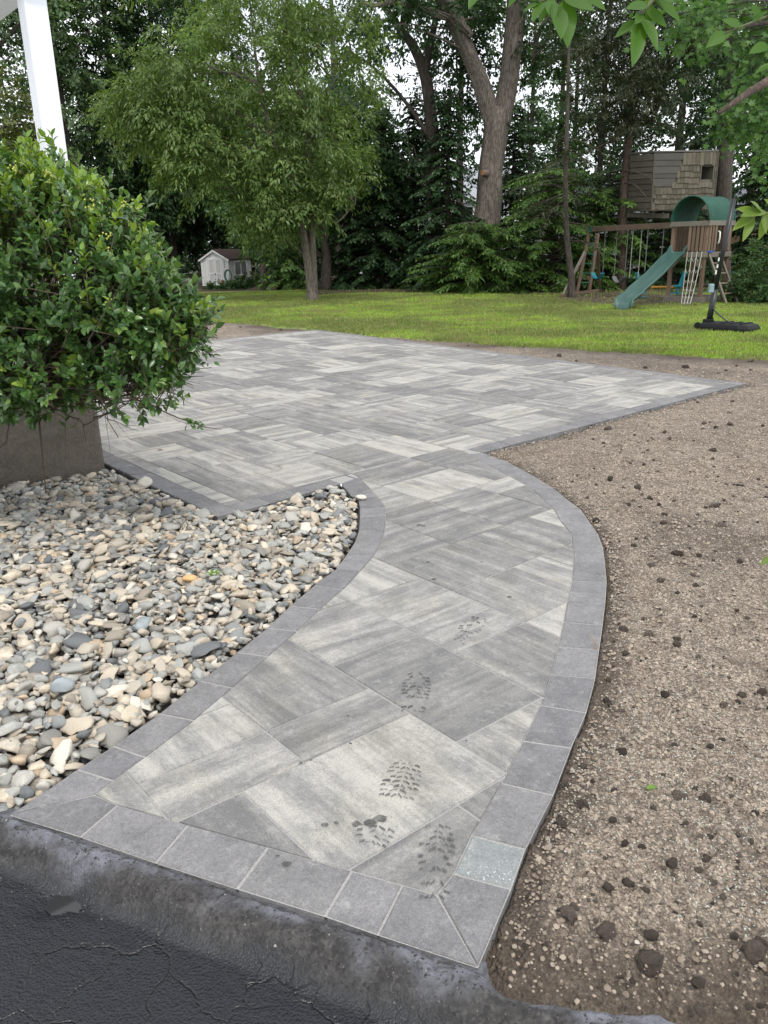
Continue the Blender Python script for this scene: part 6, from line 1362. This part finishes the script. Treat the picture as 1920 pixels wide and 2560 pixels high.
back_tree('dark_tree', 'dark low branched tree overhanging the shed roof', wx(500, 54), 54, [(0, 4.6, 3.2, 1.9, 150), (-3, 4.2, 2.6, 1.8, 100), (3, 5, 3, 2.2, 120), (0, 8, 3.6, 2.6, 130), (4, 9.5, 3.6, 2.8, 130)], M_lf3, 405, .24, 34, .55, .26, .25, 14)
back_tree('maple_tree', 'mid green maple hanging down right of the shed roof', wx(580, 40), 40, [(0, 5.6, 2.0, 1.5, 100), (-.8, 4.6, 1.4, .8, 60), (1.2, 7.2, 2, 1.6, 80), (.6, 3.7, .9, .5, 30)], M_lf2, 406, .17, 40, .4, .34, .15, 14)
back_tree('dark_tree', 'dark dense tree behind the slim trunk right of the shed', wx(690, 44), 44, [(0, 3, 3, 2.6, 140), (2, 6.5, 3, 2.8, 130), (-2, 7, 2.8, 2.6, 120), (1, 11, 3.2, 2.6, 110)], M_lf3, 407, .22, 34, .5, .3, .22, 12)
back_tree('tall_tree', 'tall mid green tree behind the right side of the lawn tree', wx(745, 40), 40, [(-.8, 10, 2.0, 2.4, 80), (-1.2, 14, 2.2, 2.4, 80), (-.4, 6.5, 2.0, 2, 70)], M_lf2, 408, .18, 36, .42, .46, .2, 22, dens=1.0)
back_tree('tall_tree', 'airy tall tree with sky showing through between the two oaks', wx(1000, 44), 44, [(0, 8, 2.2, 2.0, 44), (-1.5, 12.5, 2.0, 1.8, 26), (1.6, 14, 2.2, 2.0, 34), (0, 4.5, 2.4, 2, 60)], M_lf3, 409, .2, 36, .40, .48, .2, 24, dens=.9)
back_tree('tall_tree', 'airy slender tree right behind the fork of the big oak', wx(1145, 42), 42, [(0, 8.5, 1.8, 2.0, 44), (-.6, 12, 2.0, 2, 50), (.8, 5.5, 2.0, 1.6, 54), (1.0, 15, 2.2, 1.8, 50)], M_lf2, 410, .18, 36, .42, .40, .13, 24)
back_tree('tall_tree', 'airy slender tree with a dark trunk right of the thin hemlock', wx(1205, 47), 47, [(0, 10, 2.2, 2.2, 50), (1, 14, 2.4, 2.2, 60), (-.8, 6.5, 2.2, 1.7, 54), (-1.4, 17, 2.2, 2, 40)], M_lf3, 411, .2, 36, .46, .42, .17, 24)
back_tree('tall_tree', 'airy tree left behind the tree house pine', wx(1290, 45), 45, [(0, 8.5, 2.4, 2, 60), (-.6, 12.5, 2.4, 2.4, 70), (1, 15.5, 2.6, 2, 60), (0, 5, 2.2, 1.6, 60)], M_lf3, 412, .2, 36, .46, .40, .17, 24)
back_tree('dark_tree', 'dark tree filling in behind the tree house', wx(1450, 42), 42, [(0, 6, 3, 2.4, 110), (1.6, 10, 3, 2.6, 110), (-1.6, 10.5, 2.4, 2, 70), (0, 14, 3.4, 2.4, 110)], M_lf3, 413, .2, 36, .5, .34, .22, 16)
back_tree('dark_tree', 'dark tree at the right edge behind the maple', wx(1610, 38), 38, [(0, 5, 2.8, 2.2, 120), (1.4, 8.5, 2.8, 2.4, 110), (-1, 11, 2.8, 2.4, 110), (1.5, 14, 2.8, 2, 80)], M_lf3, 414, .19, 36, .46, .3, .2, 14)
back_tree('dark_tree', 'dark tree closing the gap left of the hemlock row', wx(800, 48), 48, [(0, 3.4, 3.2, 2.4, 120), (2, 7, 2.8, 2.2, 80), (-2.4, 7, 2.8, 2.6, 100)], M_lf3, 415, .22, 34, .5, .32, .2, 10)
back_tree('tall_tree', 'leafy mid height tree filling the view between the oak and the tree house', wx(1235, 52), 52, [(-2.5, 5, 2.6, 2.0, 70), (1.5, 5.5, 2.8, 2.2, 80), (-1, 9, 2.6, 2, 56), (3.2, 9.5, 2.6, 2.2, 60), (0.5, 13, 3, 2, 50)], M_lf2, 416, .22, 36, .5, .40, .2, 18, dens=1.1)
# far wood beyond everything
g = np.random.default_rng(77); E_ = []
for k in range(60):
    x = -52 + 104 * k / 59 + g.uniform(-1, 1); y = g.uniform(68, 82); hh = g.uniform(2.0, 4.2) if -6 < x < 34 else g.uniform(4, 8)
    E_.append(((x, y, hh * .5 - 1), (g.uniform(2.5, 4), 2.5, hh * .75), 60))
Cc, V, N = crown_arrays(E_, 26, .8, .5, .6, 78, .4, .25, .3, .6)
w_ = quads('far_woodland', V, None, M_lf3, (0, 0, 0)); tag(w_, 'dark far woodland closing the view behind the garden', 'woodland', kind='stuff')
# understorey: shrubs and ground plants
def shrub(kind, label, p, blobs, leaf, seed, L=.1, per=40, cs=.22, asp=.5, gap=.2, droop=.3, group=None):
    b = Vector(p); tr = thing(kind, label, 'shrub', b, group); Cc, V, N = crown_arrays([((b.x + x, b.y + y, b.z + z), r, n) for x, y, z, r, n in blobs], per, cs, L, asp, seed, droop, gap, 1.2, .6)
    V = V.copy(); V[:, 2] = np.maximum(V[:, 2], b.z - .02); quads('foliage', V, tr, leaf, b)
    mb = MB(); r = random.Random(seed)
    for q in range(7): c = Vector(Cc[r.randrange(len(Cc))]); mb.tube(bez(b + Vector((r.gauss(0, .06), r.gauss(0, .06), -.05)), b.lerp(c, .5) + UP * .1, c, 4), [.018, .015, .012, .008, .004], 4, cap=False)
    mb.build('stems', M_bk2, tr); return tr
shrub('garden_shrub', 'leafy green plant mound in front of the shed door', gpt((wx(497, 45.5), 45.5)), [(0, 0, .15, (.7, .5, .35), 60), (.8, 0, .22, (.8, .5, .42), 60), (-.6, -.1, .08, (.4, .4, .2), 24)], M_lf2, 501, .14)
shrub('garden_shrub', 'taller green plants below the shed window', gpt((wx(545, 47), 47)), [(0.2, 0, .25, (.8, .5, .45), 70), (1.0, .2, .35, (.7, .5, .5), 50)], M_lf1, 502, .13)
shrub('right_shrub', 'dense green shrub at the right edge beside the playset ladder', gpt((10.002, 21.000, -0.031)), [(0, 0, .75, (.85, .8, .8), 130), (.8, .2, .9, (.9, .8, .9), 110), (-.35, .1, .35, (.6, .6, .4), 50)], M_lf2, 503, .085, 46, .17)
for k, (xx, yy, lab) in enumerate(((1010, 29.6, 'low fern like plants under the bright hemlock by the oak'), (720, 36, 'low green plants at the foot of the slim tree'), (860, 33, 'low plants along the wood edge below the tall hemlocks'), (1590, 26, 'low plants behind the ladder of the playset'))):
    shrub('undergrowth_plants', lab, gpt((wx(xx, yy), yy)), [(0, 0, .15, (2.2, .5, .25), 60), (1.4, .2, .15, (1.6, .5, .2), 40)], M_lf2, 510 + k, .11, 30, .2)
# bare brown earth heap right of the shed
xs, ys, F = polar(38, 47, 1.02, -12, -2, .25); c0 = (wx(612, 43.5), 43.5); dd_ = np.hypot((xs - c0[0]) / 2.3, (ys - c0[1]) / 1.8)
zz = lawn_z(xs, ys) - .08 + .38 * sstep(1.05, .2, dd_) + .05 * (fnoise(xs, ys, 91, 3, 3) - .5); me = np_mesh('earth_heap', np.stack([xs, ys, zz], -1), F[(dd_[F] < 1.2).all(1)], True); tag(link_mesh('earth_heap', me, plain('brown_earth', (0.13, 0.085, 0.06), .95, .3, 5), smooth=True), 'low brown heap of bare earth right of the shed plants', 'earth heap')

# ---------------------------------------------------------------- maple at the right edge and the leaves hanging close to the camera
mb_ = (7.2, 9.6, -.1)
def maple5(g, n, c, d, nn, L):
    """five-lobed leaves: 11-point fan"""
    ang = [0, .42, .62, 1.05, 1.35, 2.2]; rad_ = [1, .48, .86, .42, .66, .22]
    d = d / np.linalg.norm(d, axis=1, keepdims=True); s = np.cross(d, nn); s /= np.linalg.norm(s, axis=1, keepdims=True) + 1e-9; u = np.cross(s, d)
    pts = [c - d * (L * .1)[:, None]]
    seq = [(a, r) for a, r in zip(ang, rad_)]; full = [(-a, r) for a, r in seq[:0:-1]] + seq
    for a, r in full: pts.append(c + d * (L * r * math.cos(a) * .75)[:, None] + s * (L * r * math.sin(a) * .75)[:, None] + u * (L * .10 * (abs(a) - .6))[:, None])
    V = np.stack(pts, 1); m = V.shape[1]; T = np.array([(0, i + 1, i + 2) for i in range(m - 2)]); return V.reshape(-1, 3), (T[None] + (np.arange(n) * m)[:, None, None]).reshape(-1, 3)
g = np.random.default_rng(88); mpl = thing('maple_tree', 'near maple with broad mid green leaves reaching in from the right edge', 'tree', mb_)
stem_mesh([([mb_, (7.2, 9.6, 2.5), (6.9, 9.5, 4.5), (6.8, 9.5, 7)], [.2, .16, .12, .05]), ([(7.1, 9.6, 2.2), (6.2, 9.3, 3.0), (3.951, 9.000, 3.000)], [.06, .04, .015]), ([(7.1, 9.6, 3.0), (6.2, 9.2, 3.9), (3.607, 8.800, 3.500), (3.069, 8.600, 3.540)], [.06, .04, .02, .008])], mb_, M_bk2, mpl, n=8, seed=4)
ce, cd_ = [], []
for c, r, n in (((3.910, 9.000, 3.295), (.42, .5, .42), 34), ((3.980, 9.000, 2.784), (.36, .5, .42), 32), ((3.711, 8.800, 2.695), (.22, .3, .22), 15), ((3.595, 9.000, 3.547), (.7, .6, .30), 44), ((3.015, 8.700, 3.565), (.5, .5, .2), 22), ((4.262, 9.200, 2.313), (.3, .4, .4), 18), ((3.665, 8.900, 2.645), (.14, .2, .15), 7), ((4.289, 9.200, 2.985), (.5, .5, .9), 40), ((3.886, 9.100, 3.811), (.8, .6, .35), 40)):
    u = unit(g, n); p = np.array(c) + u * np.array(r) * (g.random(n) ** .4)[:, None]; ce.append(p); cd_.append(u)
ce, cd_ = np.concatenate(ce), np.concatenate(cd_); rep = np.repeat(np.arange(len(ce)), 9); N = len(rep)
p = ce[rep] + g.normal(0, .085, (N, 3)); d = cd_[rep] * .5 + g.normal(0, .45, (N, 3)) + np.array([-.2, -.2, -.45]); nn = np.array([0, -.35, .9]) + g.normal(0, .35, (N, 3)); V, T = maple5(g, N, p, d, nn, g.uniform(.06, .105, N))
o = link_mesh('crown', np_mesh('crown', V - np.array(mb_), T), M_map, mpl)
mb = MB(); r = random.Random(6)
for q in range(40): c = Vector(ce[r.randrange(len(ce))]); s = Vector((lerp(c.x, 7.0, .35), lerp(c.y, 9.5, .35), c.z + r.uniform(-.1, .3))); mb.tube(bez(s, s.lerp(c, .5) + UP * .06, c, 4), [.010, .008, .006, .004, .002], 4, cap=False)
mb.build('limbs', M_bk2, mpl, smooth=True)['kind'] = 'stuff'
mb = MB(); mb.tube([(2.779, 6.000, 2.596), (2.689, 6.000, 2.539), (2.530, 5.900, 2.462), (2.408, 5.850, 2.388), (2.292, 5.800, 2.321)], [.032, .028, .024, .019, .012], 9, wob=lambda p, a: 1 + .12 * math.sin(3 * a + p.x * 40)); br_ = mb.build('broken_branch', M_bk3, None, smooth=True); tag(br_, 'bare broken brown branch sticking in from the right edge', 'branch')

M_hang = leafmat('hanging_leaf', (0.032, 0.095, 0.008), (0.052, 0.125, 0.011), (0.08, 0.155, 0.016), 0.42, 0.42)
M_hang2 = leafmat('yellowish_leaf', (0.09, 0.16, 0.018), (0.13, 0.20, 0.028), (0.18, 0.24, 0.04), 0.45, 0.42)
M_gtw = plain('green_twig', (0.09, 0.10, 0.04), 0.7)
def sprig(label, stem, leaves, m, seed, W=0.42):
    P = [Vector(p) for p in stem]; t_ = thing('leafy_twig', label, 'twig', P[0]); mb = MB(); mb.tube(P, [lerp(.004, .0018, i / (len(P) - 1)) for i in range(len(P))], 5); mb.build('stem', M_gtw, t_, smooth=True); r = random.Random(seed)
    for (a, b) in leaves:
        a, b = Vector(a), Vector(b); d = b - a; L = d.length; near = min(P, key=lambda p: (p - a).length)
        mb = MB(); up = Vector((r.uniform(-.4, .4), -.75 + r.uniform(-.25, .3), .6)); v, f = blade_leaf(a, d, up, L, L * W * r.uniform(.85, 1.15), r.uniform(.02, .14), 8, r.uniform(.10, .26)); mb.add(v, f); mb.tube([near, a], .0012, 4); mb.build('leaf', m, t_, smooth=True)
Yh = 1.55
sprig('large leaved twig hanging from the top edge above the thin trunk', [(0.359, 1.600, 1.954), (0.341, 1.600, 1.929), (0.313, 1.600, 1.916), (0.292, 1.600, 1.909)],
      [((0.301, 1.600, 1.911), (0.278, 1.580, 1.875)), ((0.311, 1.600, 1.914), (0.313, 1.570, 1.875)), ((0.321, 1.600, 1.908), (0.326, 1.560, 1.843)), ((0.339, 1.600, 1.915), (0.342, 1.580, 1.842)), ((0.333, 1.600, 1.920), (0.384, 1.570, 1.891)), ((0.345, 1.600, 1.922), (0.373, 1.600, 1.893)), ((0.353, 1.600, 1.933), (0.412, 1.600, 1.899)), ((0.295, 1.600, 1.910), (0.264, 1.600, 1.897)), ((0.312, 1.620, 1.923), (0.299, 1.630, 1.884)), ((0.263, 1.600, 1.934), (0.237, 1.600, 1.906)), ((0.191, 1.620, 1.937), (0.167, 1.600, 1.905))], M_hang, 1)
sprig('large leaved twig hanging from the top edge right of centre', [(0.483, 1.500, 1.916), (0.466, 1.500, 1.887), (0.449, 1.500, 1.867), (0.436, 1.500, 1.854)],
      [((0.441, 1.500, 1.856), (0.425, 1.460, 1.780)), ((0.448, 1.500, 1.857), (0.468, 1.470, 1.808)), ((0.438, 1.500, 1.854), (0.404, 1.500, 1.832)), ((0.446, 1.500, 1.865), (0.428, 1.470, 1.845)), ((0.452, 1.500, 1.872), (0.490, 1.500, 1.846)), ((0.456, 1.500, 1.877), (0.413, 1.480, 1.869)), ((0.464, 1.500, 1.886), (0.512, 1.500, 1.859)), ((0.469, 1.500, 1.889), (0.484, 1.460, 1.874)), ((0.468, 1.520, 1.885), (0.459, 1.520, 1.847)), ((0.477, 1.500, 1.900), (0.520, 1.520, 1.885))], M_hang, 2)
sprig('leafy twig with broad leaves in the top right corner', [(0.888, 1.900, 1.990), (0.844, 1.900, 1.956), (0.797, 1.900, 1.940), (0.741, 1.900, 1.920)],
      [((0.802, 1.900, 1.942), (0.825, 1.880, 1.960)), ((0.779, 1.900, 1.934), (0.737, 1.900, 1.950)), ((0.750, 1.900, 1.922), (0.701, 1.880, 1.896)), ((0.816, 1.900, 1.947), (0.797, 1.900, 1.978)), ((0.843, 1.900, 1.898), (0.794, 1.880, 1.884)), ((0.860, 1.900, 1.861), (0.820, 1.900, 1.848)), ((0.830, 1.900, 1.957), (0.870, 1.900, 1.917)), ((0.871, 1.900, 1.977), (0.811, 1.900, 1.987))], M_hang, 3)
sprig('yellow green leafy twig at the right edge in front of the fort', [(1.001, 2.000, 1.584), (0.958, 2.000, 1.569), (0.926, 2.000, 1.563), (0.899, 2.000, 1.557)],
      [((0.915, 2.000, 1.563), (0.849, 1.980, 1.577)), ((0.906, 2.000, 1.561), (0.846, 1.980, 1.532)), ((0.902, 2.000, 1.559), (0.874, 1.980, 1.502)), ((0.920, 2.000, 1.565), (0.881, 1.980, 1.597)), ((0.926, 2.000, 1.563), (0.928, 1.980, 1.522)), ((0.931, 2.000, 1.567), (0.857, 1.970, 1.563)), ((0.937, 2.000, 1.567), (0.922, 2.000, 1.510)), ((0.947, 2.000, 1.573), (0.921, 2.000, 1.601)), ((0.942, 2.000, 1.570), (0.976, 2.000, 1.522))], M_hang2, 4, .36)
sprig('single green leaf tip poking in low at the right edge', [(0.966, 1.700, 0.810), (0.935, 1.700, 0.799), (0.912, 1.700, 0.794)], [((0.912, 1.700, 0.794), (0.880, 1.690, 0.786)), ((0.935, 1.700, 0.799), (0.905, 1.700, 0.821)), ((0.930, 1.700, 0.797), (0.917, 1.700, 0.770))], M_hang2, 5, .4)
